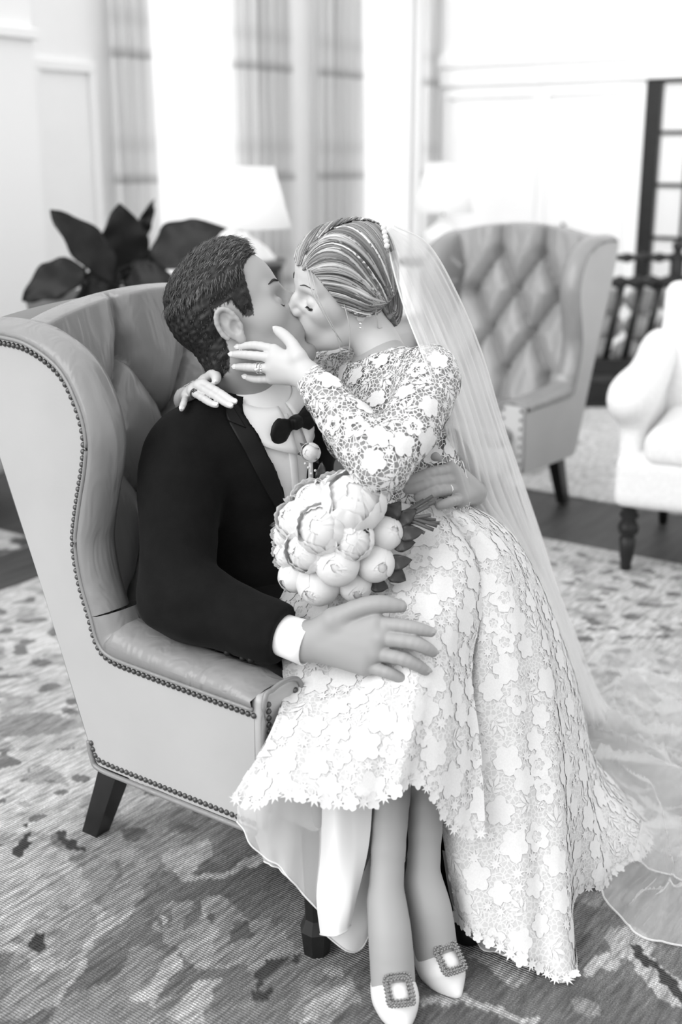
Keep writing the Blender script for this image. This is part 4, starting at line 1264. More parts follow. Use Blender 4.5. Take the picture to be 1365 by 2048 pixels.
# ================================================================== the bride
M['lace'] = None
def lace_material(name, thread, cell, holes, back, hole_see):
    """open net of threads; the gaps are partly see-through or show the lining tone"""
    m = material(name, thread, .75, .15, sheen=.1); N, L, b = nodes(m)
    tc = N.new('ShaderNodeTexCoord')
    vo = N.new('ShaderNodeTexVoronoi'); vo.feature = 'DISTANCE_TO_EDGE'; vo.inputs['Scale'].default_value = 1 / cell
    L.new(tc.outputs['Object'], vo.inputs['Vector'])
    rp = N.new('ShaderNodeMapRange'); rp.inputs[1].default_value = holes * .55; rp.inputs[2].default_value = holes; L.new(vo.outputs['Distance'], rp.inputs[0])
    mx = N.new('ShaderNodeMix'); mx.data_type = 'RGBA'; L.new(rp.outputs[0], mx.inputs[0]); mx.inputs[6].default_value = g(thread); mx.inputs[7].default_value = g(back)
    L.new(mx.outputs[2], b.inputs['Base Color'])
    if hole_see > 0:
        tr = N.new('ShaderNodeBsdfTransparent'); ms = N.new('ShaderNodeMixShader')
        k = N.new('ShaderNodeMath'); k.operation = 'MULTIPLY'; k.inputs[1].default_value = hole_see; L.new(rp.outputs[0], k.inputs[0])
        L.new(k.outputs[0], ms.inputs[0]); L.new(b.outputs[0], ms.inputs[1]); L.new(tr.outputs[0], ms.inputs[2]); L.new(ms.outputs[0], N['Material Output'].inputs[0])
    return m
M['net'] = lace_material('lace_net', .74, .0085, .10, .40, .92)
M['net_skirt'] = lace_material('lace_net_lined', .68, .0085, .12, .55, 0)
M['lace'] = add_noise(material('lace_thread', .70, .8, .1, sheen=.1), 300, .04, .4, 900, .0006)
M['satin_w'] = material('white_satin', .78, .35, .4)
M['organza'] = see_through(material('white_organza', .88, .6, .2), .62, .45)
M['tulle'] = see_through(material('white_tulle', .95, .8, .1), .34, .5)
M['tulle_cord'] = see_through(material('tulle_edge', .92, .8, .1), .6, .4)

bO = np.array(at(688, 581, 2.350)); bS = .98
psi, pit, rol = math.radians(20), math.radians(6), math.radians(17)
bR = frame((-math.cos(psi) * math.cos(pit), -math.sin(psi) * math.cos(pit), -math.sin(pit)))
bR = rot_axis(bR, bR[:, 0], -rol if True else rol)
b_neck = np.array(at(768, 715, 2.345)); b_neck_l = (bR.T @ (b_neck - bO)) / bS
gv_, gf_ = head_local(False, b_neck_l)
b_loc = gv_.copy(); gv_ = bO + (bR @ (gv_ * bS).T).T
bpel = np.array(at(838, 1105, 2.34)); bwst = np.array(at(838, 985, 2.285)); bch = np.array(at(785, 835, 2.30))
bshR, bshL = np.array(at(682, 752, 2.46)), np.array(at(862, 752, 2.20))
belL, bwrL = np.array(at(765, 935, 2.02)), np.array(at(622, 757, 2.165))
belR, bwrR = np.array(at(525, 770, 2.56)), np.array(at(372, 800, 2.40))
bhR, bhL = np.array(at(800, 1120, 2.32)), np.array(at(880, 1110, 2.30))
bkR, bkL = np.array(at(795, 1335, 2.02)), np.array(at(868, 1300, 2.06))
baR, baL = np.array(at(772, 1800, 1.83)), np.array(at(846, 1765, 1.89))
btR, btL = np.array(at(797, 2052, 1.722)), np.array(at(893, 1975, 1.812))
bup = (b_neck - bwst); bup /= np.linalg.norm(bup)
bl = bshL - bshR; bl -= (bl @ bup) * bup; bl /= np.linalg.norm(bl); bfw = np.cross(bl, bup)
BT = np.array([bfw, bl, bup]).T
def torso_b(f, o):
    f.ball(bpel, np.array([.14, .165, .11]) + o, 0)
    f.ball(bwst, np.array([.088, .112, .10]) + o, .06, rot=BT)
    f.ball(bch - bup * .01, np.array([.094, .132, .12]) + o, .06, rot=BT)
    for s in (-1, 1): f.ball(bch + bfw * .062 + bl * s * .06 - bup * .01, np.array([.052, .055, .055]) + o, .03, rot=BT)
    f.cone(bshR, bshL, .046 + o, .046 + o, .05)
    f.cone(b_neck - bup * .05, b_neck + bup * .012, .062 + o, .046 + o, .04)
def arms_b(f, o, k=.025, wl=0.0):
    f.chain([bshL, (bshL + belL) / 2 + np.array([.012, 0, 0]), belL], np.array([.047, .043, .038]) + o, k, 7)
    f.chain([belL, belL + (bwrL - belL) * .35, bwrL], np.array([.038, .037, .026]) + o, k, 7)
    f.chain([bshR, (bshR + belR) / 2, belR], np.array([.046, .042, .037]) + o, k, 7)
    f.chain([belR, belR + (bwrR - belR) * .4, bwrR], np.array([.037, .035, .025]) + o, k, 7)
bb = Field((-.42, 1.62, -.02), (.45, 2.72, 1.14), .006)
torso_b(bb, -.004); arms_b(bb, -.004)
for hp, kn, an in ((bhR, bkR, baR), (bhL, bkL, baL)):
    bb.cone(hp, kn, .075, .050, .03)
    c1 = kn + (an - kn) * .30 + np.array([0, .012, 0]); c2 = kn + (an - kn) * .65
    bb.chain([kn, c1, c2, an], [.046, .039, .029, .025], .02, 11)
for an, tp in ((baR, btR), (baL, btL)):                           # feet, heels raised in pumps
    ball = tp + (an - tp) * .34; ball[2] = .042
    heel = an + np.array([0, .035, -.055])
    bb.chain([an + np.array([0, 0, .01]), an * .45 + ball * .55 + np.array([0, 0, .022]), ball, tp + np.array([0, 0, .02])], [.027, .033, .032, .014], .018, 10)
    bb.cone(an, heel, .025, .025, .02); bb.cone(heel, ball - np.array([0, 0, .01]), .024, .026, .02)
bv2, bf2 = bb.mesh(); bv2 = relax(bv2, bf2, 2)
bl_f = [pts([(549, 699, 2.205), (514, 691, 2.225), (492, 692, 2.238), (477, 694, 2.246)]),
        pts([(548, 716, 2.195), (505, 711, 2.215), (481, 709, 2.232), (465, 709, 2.242)]),
        pts([(543, 737, 2.195), (503, 735, 2.218), (484, 734, 2.236), (472, 734, 2.246)]),
        pts([(543, 758, 2.205), (515, 759, 2.228), (502, 757, 2.240), (492, 754, 2.248)])]
bl_t = pts([(598, 715, 2.175), (586, 690, 2.195), (569, 671, 2.222), (553, 659, 2.235)])
hB = hand_field(bwrL, bl_f, bl_t, .88, .0135); hB.cone(bwrL, belL, .024, .034, .02)
v1, f1 = hB.mesh(); v1 = relax(v1, f1, 2, .4)
br_f = [pts([(408, 766, 2.262), (440, 785, 2.215), (457, 796, 2.198), (470, 804, 2.188)]),
        pts([(396, 772, 2.262), (432, 793, 2.210), (449, 805, 2.193), (462, 812, 2.183)]),
        pts([(384, 783, 2.270), (408, 798, 2.222), (421, 806, 2.205), (433, 811, 2.193)]),
        pts([(372, 792, 2.29), (368, 805, 2.245), (365, 813, 2.235), (363, 819, 2.225)])]
br_t = pts([(412, 762, 2.31), (425, 748, 2.28), (433, 753, 2.262), (432, 763, 2.25)])
hC = hand_field(bwrR, br_f, br_t, .74, .0135); hC.cone(bwrR, belR, .024, .032, .02)
v2, f2 = hC.mesh(); v2 = relax(v2, f2, 2, .4)
BB = Vector((.12, 2.10, .008))
V, F = merge([(gv_, gf_), (bv2, bf2), (v1, f1), (v2, f2)])
bride = mk('person', V - np.array(BB), F, M['skin_f']); bride.location = BB
tag(bride, 'person in a white lace wedding gown and veil, sitting across the lap', 'person')
x, y, z = b_loc.T
tone = np.full(len(V), .52); ht = np.full(len(gv_), .58)
tone[len(gv_):len(gv_) + len(bv2)] = np.where(bv2[:, 2] < .5, .34, .40)
lip = np.exp(-(((x - .098) / .014) ** 2 + (y / .021) ** 2 + ((z + .0575) / .011) ** 2) ** 2); ht = ht * (1 - .25 * lip)
blush = np.exp(-(((x - .065) / .03) ** 2 + ((np.abs(y) - .045) / .02) ** 2 + ((z + .02) / .02) ** 2)); ht *= 1 - .10 * blush
tone[:len(gv_)] = ht; color_attr(bride.data, tone)
face_marks(gv_, gf_, bR, bO, bS, bride, M['lash'], False)
for fg, n in [(q, (-.2, -.9, .35)) for q in bl_f] + [(bl_t, (-.3, -.75, .5))] + [(q, (.1, -.75, .65)) for q in br_f] + [(br_t, (.1, -.9, .4))]:
    v, f = nail_plate(fg[-1], fg[-2], n, .0063); mkw('fingernail', v, f, M['nailpolish'], bride)
c_ = np.array(bl_f[2][0]) * .42 + np.array(bl_f[2][1]) * .58; ax = np.array(bl_f[2][1]) - np.array(bl_f[2][0])
for k, off in enumerate((-.0035, .0035)):
    v, f = torus_ring(c_ + ax / np.linalg.norm(ax) * off, ax, .0097, .0014)
    gs = [gem(c_ + ax / np.linalg.norm(ax) * off + np.array([0, -.0102 + .0016 * abs(j), .0042 * j]), .0027) for j in (-1, 0, 1)]
    v, f = merge([(v, f)] + gs); mkw('ring', v, f, M['gem'], bride)
v, f = gem(c_ - ax / np.linalg.norm(ax) * -.007 + np.array([0, -.0115, -.002]), .0052); mkw('ring_stone', v, f, M['gem'], bride)
c_ = np.array(br_f[2][0]) * .75 + np.array(br_f[2][1]) * .25; ax = np.array(br_f[2][1]) - np.array(br_f[2][0])
v, f = merge([torus_ring(c_, ax, .0092, .0014)] + [gem(c_ + np.array([.003 * j, -.009, .004 + .003 * abs(j)]), .003) for j in (-1, 0, 1)]); mkw('ring', v, f, M['nail'], bride)

# hair: swept from the parting over the ears into a low knot
hc = np.array([-.012, 0, .046]); hr = np.array([.107, .086, .098])
def on_hair(p, lift=0.0):
    q = np.asarray(p, float) - hc; k = np.linalg.norm(q / hr, axis=-1, keepdims=True); return hc + q / k * (1 + lift)
knot = np.array([-.098, .012, -.016])
locks, ltone = [], []
rh = np.random.default_rng(9)
zx = [-.12, -.07, -.045, -.03, .0, .03, .05, .066, .078, .088, .092, .1]
zz = [-.02, -.045, -.05, -.03, .012, .018, .035, .060, .078, .090, .10, .3]
mask = z - np.interp(x, zx, zz)
mask = np.where((np.abs(y) > .0735) & (x > -.036) & (x < .014) & (z < .040), -1, mask)
cv, cf, used, cn = shell_from(gv_, gf_, mask - .011, np.clip((mask - .011) / .015, 0, 1) * .003)
locks.append((cv, cf)); ltone.append(np.full(len(cv), .24))
btree = BVHTree.FromPolygons([tuple(v) for v in gv_], [tuple(f) for f in gf_])
def add_lock(P, r, tn):
    Pw = bO + (bR @ (np.asarray(P) * bS).T).T
    for i_ in range(len(Pw)):                                   # keep every lock clear of the scalp
        h_ = btree.find_nearest(Vector(Pw[i_]), .04)
        if h_[0] is not None:
            sd_ = (Vector(Pw[i_]) - h_[0]).dot(h_[1]); need = .0035 + .002 * math.sin(i_ * .3)
            if sd_ < need: Pw[i_] = np.array(h_[0] + h_[1] * need)
    cen = bO + bR @ (hc * bS); upv = Pw[len(Pw) // 2] - cen
    n = len(Pw); rr = r * np.sin(np.linspace(.35, math.pi - .25, n)) ** .5
    v, f = tube(Pw, rr, 5, None, .42, tuple(upv / np.linalg.norm(upv)), cap=False)
    locks.append((v, f)); ltone.append(np.full(len(v), tn))
def hair_pt(X, ph, s, lift):
    rad = np.sqrt(np.maximum(1 - ((X - hc[0]) / hr[0]) ** 2, .02)) * (1 + lift)
    return np.stack([X + 0 * ph, s * hr[1] * rad * np.sin(ph) + .018 * np.cos(ph).clip(0), hc[2] + hr[2] * rad * np.cos(ph)], -1)
for s in (-1, 1):
    for i in range(400):
        k = rh.uniform(0, 1); T = np.linspace(0, 1, 24)
        if k < .42:                                             # from the parting
            x0, p0 = .085 - .150 * (k / .42), math.radians(rh.uniform(2, 7))
        else:                                                   # from the hairline down to the ear
            t = (k - .42) / .58; p0 = math.radians(6 + 122 * t); x0 = np.interp(math.degrees(p0), [5, 30, 55, 75, 90, 105, 118, 130], [.091, .092, .085, .075, .064, .050, .034, .012])
        pe = math.radians(rh.uniform(140, 174)); xe = rh.uniform(-.102, -.088)
        X = x0 + (xe - x0) * T ** .92; ph = p0 + (pe - p0) * T ** (1.25 + .7 * k)
        lf = rh.uniform(.0, .035) + .035 * np.sin(T * math.pi) ** .7
        P = hair_pt(X, ph, s, lf); P[:, 1] += s * .016 * np.exp(-((P[:, 0] + .010) / .026) ** 2) * np.clip((.060 - P[:, 2]) / .03, 0, 1)
        add_lock(P, rh.uniform(.0015, .0038), np.clip(rh.lognormal(-1.55, .75), .04, .68))
for i in range(80):                                             # the knot: coiled locks
    a0 = rh.uniform(0, 6.28); tl = rh.uniform(-.6, .6); rr = rh.uniform(.020, .041)
    t = np.linspace(a0, a0 + rh.uniform(1.8, 3.4), 16)
    c0 = knot + np.array([-.002, -.004, -.014])
    P = np.stack([c0[0] + rr * .75 * np.cos(t) * .9 + .012 * tl, c0[1] + rr * 1.15 * np.cos(t + .7) * .9, c0[2] + rr * np.sin(t) + .01 * tl], -1)
    add_lock(P, rh.uniform(.003, .0055), np.clip(rh.lognormal(-1.8, .6), .04, .5))
for (S, m1, m2, E, rr) in [((.083, .02, .086), (.088, .060, .040), (.058, .080, -.028), (.030, .076, -.075), .0022), ((.080, .03, .082), (.080, .068, .030), (.050, .082, -.040), (.034, .079, -.098), .0015), ((.03, .078, .012), (.022, .086, -.03), (.018, .082, -.07), (.020, .078, -.105), .0012),
                           ((-.03, .082, .0), (-.04, .080, -.04), (-.045, .070, -.06), (-.05, .06, -.07), .0016)]:
    P = catmull([S, m1, m2, E], 20); add_lock(P, rr, .5)         # loose wisps by the cheek and nape
hV, hF = merge(locks)
o = mkw('hair', hV, hF, M['hair_f'], bride); color_attr(o.data, np.concatenate(ltone)); tag(o, 'blonde hair pinned into a low knot')
e_ = bO + bR @ (np.array([-.004, .081, -.036]) * bS)
v, f = merge([gem(e_, .004), gem(e_ - np.array([0, 0, .008]), .003)]); mkw('earring', v, f, M['gem'], bride)

# gown: bodice with sleeves
gd = Field((-.42, 1.92, .55), (.36, 2.72, 1.13), .005)
torso_b(gd, .004)
arms_b(gd, .0035)
gd.cone(b_neck + bup * .052, b_neck + bup * .16, .078, .09, .003, 'sub')
wd = (bwrL - belL) / np.linalg.norm(bwrL - belL); gd.ball(bwrL + wd * .052, .05, .002, 'sub')
wd2 = (bwrR - belR) / np.linalg.norm(bwrR - belR); gd.ball(bwrR + wd2 * .055, .05, .002, 'sub')
gd.rbox(bpel - np.array([0, 0, .13]), (.4, .4, .10), 0, 0, 'sub')
dv, df = gd.mesh(); dv = relax(dv, df, 3, .5)
dn = vnormals(dv, df); dv = dv + dn * (.0022 * noise3(dv, 10, 5, 2))[:, None]
bodice = mkw('bodice', dv, df, M['net'], bride); tag(bodice, 'white lace bodice with long sleeves')
dtree = BVHTree.FromPolygons([tuple(v) for v in dv], [tuple(f) for f in df])

# gown: skirts, laid out from guide lines running from waist to hem
def cloth_grid(guides, nr, nc, ripple=(0, 0), seed=0, smooth_rows=True, closed=False):
    G = np.array([[np.array(p) for p in gl] for gl in guides], float)          # columns x rows x 3
    C = np.stack([catmull(c, nr) for c in G], 0)                                # columns x nr x 3
    S = np.stack([catmull(C[:, r], nc, closed) for r in range(nr)], 0)          # nr x nc x 3
    du = np.gradient(S, axis=1); dr = np.gradient(S, axis=0)
    n = np.cross(du, dr); n /= np.linalg.norm(n, axis=2)[:, :, None] + 1e-12
    amp, freq = ripple
    if amp:
        rs = np.random.default_rng(seed)
        cc_ = np.linspace(0, 1, nc)[None, :]; rr_ = np.linspace(0, 1, nr)[:, None]
        w = np.zeros((nr, nc))
        for j in range(4): w += rs.uniform(.4, 1) * np.sin(6.283 * (cc_ * freq * rs.uniform(.5, 1.5) + rr_ * rs.uniform(-.5, .5) + rs.uniform()))
        S = S + n * (amp * w * rr_ ** 1.2)[:, :, None]
    return S
def px(lst): return [at(u, v, Y) if Y > 0 else on_floor(u, v, -Y) for (u, v, Y) in lst]
FRONT = [px(c) for c in [
    [(800, 1000, 2.36), (640, 1130, 2.34), (548, 1178, 2.26), (567, 1352, 2.00), (548, 1458, 1.875), (466, 1598, 1.79)],
    [(790, 1000, 2.30), (655, 1140, 2.24), (585, 1205, 2.14), (596, 1352, 1.995), (572, 1460, 1.865), (510, 1610, 1.77)],
    [(785, 1003, 2.22), (690, 1140, 2.15), (640, 1212, 2.08), (640, 1345, 1.985), (614, 1462, 1.855), (575, 1590, 1.755)],
    [(800, 1005, 2.18), (760, 1130, 2.11), (728, 1215, 2.05), (712, 1340, 1.968), (690, 1460, 1.85), (668, 1606, 1.76)],
    [(825, 1010, 2.16), (830, 1120, 2.09), (815, 1205, 2.02), (795, 1310, 1.935), (782, 1450, 1.85), (762, 1598, 1.78)],
    [(850, 1010, 2.16), (890, 1110, 2.09), (885, 1195, 2.03), (872, 1290, 1.945), (860, 1430, 1.875), (836, 1560, 1.825)],
    [(868, 1010, 2.17), (930, 1110, 2.11), (935, 1200, 2.06), (915, 1315, 1.985), (918, 1480, 1.91), (905, 1655, 1.85)],
    [(880, 1010, 2.18), (950, 1112, 2.14), (965, 1215, 2.10), (945, 1340, 2.02), (960, 1500, 1.95), (968, 1668, 1.88)],
]]
SIDE = [px(c) for c in [
    [(860, 1015, 2.20), (925, 1120, 2.17), (930, 1220, 2.13), (915, 1340, 2.08), (880, 1600, 1.98), (905, 1832, 1.905)],
    [(868, 1012, 2.18), (955, 1110, 2.14), (975, 1210, 2.10), (975, 1340, 2.04), (960, 1620, 1.94), (985, 1885, 1.85)],
    [(878, 1008, 2.17), (980, 1095, 2.14), (1020, 1200, 2.11), (1035, 1350, 2.05), (1055, 1650, 1.93), (1075, 1935, 1.83)],
    [(888, 1005, 2.18), (1000, 1085, 2.18), (1055, 1195, 2.16), (1090, 1350, 2.11), (1112, 1650, 1.97), (1131, 1966, 1.835)],
    [(897, 1003, 2.21), (1012, 1080, 2.25), (1078, 1195, 2.24), (1122, 1350, 2.20), (1152, 1600, 2.09), (1156, 1795, -.012)],
    [(902, 1000, 2.25), (1018, 1068, 2.31), (1088, 1190, 2.32), (1140, 1360, 2.28), (1182, 1600, 2.19), (1215, 1765, -.012)],
    [(900, 995, 2.31), (1015, 1058, 2.38), (1085, 1180, 2.41), (1146, 1360, 2.38), (1195, 1580, 2.32), (1292, 1692, -.012)],
    [(878, 990, 2.39), (985, 1048, 2.47), (1055, 1165, 2.52), (1130, 1340, 2.52), (1185, 1500, 2.50), (1262, 1600, -.012)],
    [(840, 985, 2.44), (910, 1040, 2.52), (965, 1150, 2.60), (1010, 1290, 2.62), (1060, 1400, 2.64), (1120, 1490, 2.68)],
]]
Sf = cloth_grid(FRONT, 90, 130, (.0045, 6), 4)
Ss = cloth_grid(SIDE, 100, 150, (.007, 5), 6)
skirt_trees = []
for nm, S, lab in (('front_skirt', Sf, 'lace skirt front lifted over the knees'), ('side_skirt', Ss, 'long lace skirt trailing to the floor')):
    nr, nc = S.shape[:2]; fl = grid_faces(nr, nc)
    Vs = S.reshape(-1, 3); nq = np.cross(Vs[fl[:, 2]] - Vs[fl[:, 0]], Vs[fl[:, 3]] - Vs[fl[:, 1]])
    if (nq * (np.array([0, 0, CAM_H]) - Vs[fl[:, 0]])).sum() < 0: fl = fl[:, ::-1]
    Vs = Vs; Vs[:, 2] = np.maximum(Vs[:, 2], .012)
    o = mkw(nm, Vs, fl, M['net_skirt'], bride); tag(o, lab); md = o.modifiers.new('t', 'SOLIDIFY'); md.thickness = .002
    skirt_trees.append((o, BVHTree.FromPolygons([tuple(v) for v in Vs], [tuple(f) for f in fl]), Vs))
# lining, organza flounces
def sheet(name, cols, mat, nr=40, nc=30, ripple=(0, 0), seed=1, lab=None, hem=True):
    S = cloth_grid([px(c) for c in cols], nr, nc, ripple, seed); Vs = S.reshape(-1, 3); Vs[:, 2] = np.maximum(Vs[:, 2], .011)
    o = mkw(name, Vs, grid_faces(nr, nc), mat, bride)
    if lab: tag(o, lab)
    if hem:
        v, f = tube(S[-1], .0018, 5); mkw('hem_cord', v, f, M['lace'], bride, o)
    return o
sheet('lining', [[(630, 1560, 1.90), (640, 1680, 1.88), (634, 1790, 1.85), (642, 1868, 1.82)],
                 [(665, 1560, 1.86), (668, 1680, 1.83), (662, 1800, 1.80), (668, 1872, 1.775)],
                 [(705, 1560, 1.87), (708, 1690, 1.84), (700, 1800, 1.80), (692, 1862, 1.79)],
                 [(748, 1560, 1.90), (738, 1690, 1.86), (712, 1800, 1.83), (700, 1850, 1.82)]], M['satin_w'], ripple=(.001, 2), lab='white satin lining hanging beside the shins')
sheet('lining', [[(690, 1780, 1.86), (672, 1850, 1.84), (650, 1868, 1.83)],
                 [(715, 1770, 1.87), (705, 1840, 1.85), (695, 1902, 1.83)],
                 [(738, 1720, 1.89), (740, 1800, 1.88), (722, 1898, 1.85)],
                 [(745, 1700, 1.91), (748, 1800, 1.89), (738, 1872, 1.87)]], M['satin_w'], lab='turned fold of the satin lining')
sheet('lining', [[(790, 1560, 1.96), (796, 1640, 1.93), (801, 1722, 1.90)], [(800, 1560, 1.95), (805, 1640, 1.92), (808, 1724, 1.89)], [(812, 1560, 1.97), (812, 1640, 1.94), (812, 1715, 1.92)]], M['satin_w'])
sheet('organza_flounce', [[(478, 1580, 1.94), (474, 1615, 1.92), (476, 1640, 1.90)],
                          [(520, 1580, 1.90), (505, 1640, 1.88), (520, 1708, 1.865)],
                          [(565, 1580, 1.87), (560, 1660, 1.86), (562, 1735, 1.85)],
                          [(610, 1580, 1.87), (608, 1690, 1.86), (604, 1785, 1.84)],
                          [(655, 1580, 1.90), (652, 1720, 1.87), (646, 1830, 1.85)]], M['organza'], 40, 60, (.004, 4), 3, 'sheer organza flounce under the lace hem')
sheet('organza_flounce', [[(486, 1600, 1.96), (505, 1660, 1.94), (528, 1722, 1.92)],
                          [(560, 1600, 1.94), (565, 1680, 1.92), (570, 1748, 1.90)],
                          [(640, 1600, 1.95), (640, 1720, 1.92), (640, 1822, 1.90)]], M['organza'], 30, 40, (.003, 3), 8)
sheet('organza_flounce', [[(885, 1700, 1.99), (900, 1790, 1.96), (915, 1850, 1.93)],
                          [(930, 1720, 1.96), (945, 1820, 1.92), (968, 1896, 1.89)],
                          [(985, 1760, 1.93), (1000, 1860, 1.89), (1025, 1915, 1.87)],
                          [(1050, 1800, 1.91), (1065, 1890, 1.88), (1085, 1945, 1.86)]], M['organza'], 30, 40, (.004, 3), 9)
# lace motifs sewn onto the net
def disc_shape(kind):
    """outline rings (list of radii and lifts) of one lace motif in its own plane"""
    if kind in ('flower', 'open'):
        n = 20; ang = np.arange(n) / n * 2 * math.pi; rad = np.tile([.70, .95, 1.02, .95], 5)
    else:
        n = 16; ang = np.arange(n) / n * 2 * math.pi; rad = np.tile([.42, 1.0], 8)
    P = [np.zeros((1, 2))] + [np.stack([rad * q * np.cos(ang), rad * q * np.sin(ang)], -1) for q in (.42, 1.0)]
    P = np.vstack(P); lift = np.r_[.6, np.full(n, .15), np.full(n, .9)]
    F = ([] if kind == 'open' else [[0, 1 + i, 1 + (i + 1) % n] for i in range(n)]) + [[1 + i, 1 + n + i, 1 + n + (i + 1) % n, 1 + (i + 1) % n] for i in range(n)]
    return P, lift, F
def sprig_shape():
    P, F, lift = [], [], []
    for (bx, by, a, Ln) in [(0, 0, .1, 1.0), (-.05, .05, .95, .8), (-.05, -.05, -.75, .8), (-.38, .04, 1.05, .72), (-.38, -.04, -.85, .72)]:
        k = len(P)
        for (t, w) in ((0, 0), (.3, .15), (.65, .13), (1.0, 0), (.65, -.13), (.3, -.15)):
            P.append((bx + Ln * (t * math.cos(a) - w * math.sin(a)), by + Ln * (t * math.sin(a) + w * math.cos(a)))); lift.append(.3 if w == 0 else .7)
        F += [[k, k + 1, k + 5], [k + 1, k + 2, k + 4, k + 5], [k + 2, k + 3, k + 4]]
    return np.array(P), np.array(lift), F
SHAPES = {'lace_flower': disc_shape('flower'), 'lace_pansy': disc_shape('open'), 'lace_daisy': disc_shape('daisy'), 'lace_leaf_sprig': sprig_shape()}
def sew(kind, c, n, R, ang, tree, parent, rr, free=False):
    P, lift, F = SHAPES[kind]
    nv = Vector(n); u = nv.orthogonal().normalized(); u = Quaternion(nv, ang) @ u; w = nv.cross(u)
    V = []
    for (a, b_), l in zip(P, lift):
        jit = 1 + rr.normal() * .04
        q = Vector(c) + (u * float(a) + w * float(b_)) * float(R * jit)
        if free: V.append(q + nv * (.0012 + .0016 * l)); continue
        h = tree.find_nearest(q, R * 1.2)
        V.append((h[0] + h[1] * (.0007 + .0011 * l)) if h[0] is not None and h[1].dot(nv) > -.2 else q + nv * .002)
    return mkw(kind, np.array(V), F, M['lace'], bride, parent)
def scatter(tree, V, F, parent, spec, seed, ok):
    """motifs spread over a surface, biggest first, none overlapping by more than a rim"""
    rr = np.random.default_rng(seed); F = np.asarray(F)
    a = V[F[:, 0]]; ctr = (V[F[:, 0]] + V[F[:, 2]]) / 2; nn = np.cross(V[F[:, 2]] - V[F[:, 0]], V[F[:, 3]] - V[F[:, 1]])
    ar = np.linalg.norm(nn, axis=1); nn = nn / (ar[:, None] + 1e-12)
    keep = ok(ctr, nn); ctr, nn, ar = ctr[keep], nn[keep], ar[keep]
    placed = []; pc = np.zeros((0, 3)); pr = np.zeros(0)
    for kind, R0, R1, tries, cap in spec:
        n = 0
        for i in rr.choice(len(ctr), tries, p=ar / ar.sum()):
            R = rr.uniform(R0, R1)
            if len(pc) and (np.linalg.norm(pc - ctr[i], axis=1) < (pr + R) * .80).any(): continue
            pc = np.vstack([pc, ctr[i]]); pr = np.r_[pr, R]
            sew(kind, ctr[i], nn[i], R, rr.uniform(0, 6.28), tree, parent, rr); n += 1
            if n >= cap: break
camv = np.array([0, 0, CAM_H])
def faces_cam(c, n): 
    d = camv - c; d /= np.linalg.norm(d, axis=1)[:, None]; return (n * d).sum(1) > -.25
scatter(dtree, dv, df, bodice, [('lace_flower', .020, .028, 900, 48), ('lace_pansy', .019, .024, 500, 22), ('lace_leaf_sprig', .022, .030, 1500, 80), ('lace_daisy', .010, .0135, 3000, 220), ('lace_leaf_sprig', .012, .016, 2000, 120)], 1, lambda c, n: faces_cam(c, n) & (c[:, 2] > .70))
for k, (o, tree, Vs) in enumerate(skirt_trees):
    Fq = grid_faces(*( (90, 130) if k == 0 else (100, 150)))
    nn = np.cross(Vs[Fq[:, 2]] - Vs[Fq[:, 0]], Vs[Fq[:, 3]] - Vs[Fq[:, 1]]); d = camv - Vs[Fq[:, 0]]
    if (nn * d).sum() < 0: Fq = Fq[:, ::-1]
    tree = BVHTree.FromPolygons([tuple(v) for v in Vs], [tuple(f) for f in Fq])
    scatter(tree, Vs, Fq, o, [('lace_flower', .022, .033, 900, 75), ('lace_pansy', .022, .030, 500, 30), ('lace_leaf_sprig', .026, .036, 2000, 120), ('lace_daisy', .011, .016, 4000, 260), ('lace_leaf_sprig', .013, .018, 2500, 150)], 2 + k, lambda c, n: faces_cam(c, n))
    # scalloped hem of overlapping petals
    S = Sf if k == 0 else Ss; H_ = S[-1]; rr = np.random.default_rng(20 + k)
    dist = np.r_[0, np.cumsum(np.linalg.norm(np.diff(H_, axis=0), axis=1))]
    for t in np.arange(.008, dist[-1], .021):
        c = np.array([np.interp(t, dist, H_[:, i]) for i in range(3)])
        c[2] = max(c[2], .016)
        h = tree.find_nearest(Vector(c)); n = h[1]
        sew('lace_daisy' if rr.uniform() < .5 else 'lace_flower', c, n, rr.uniform(.010, .016), rr.uniform(0, 6), tree, o, rr, True)

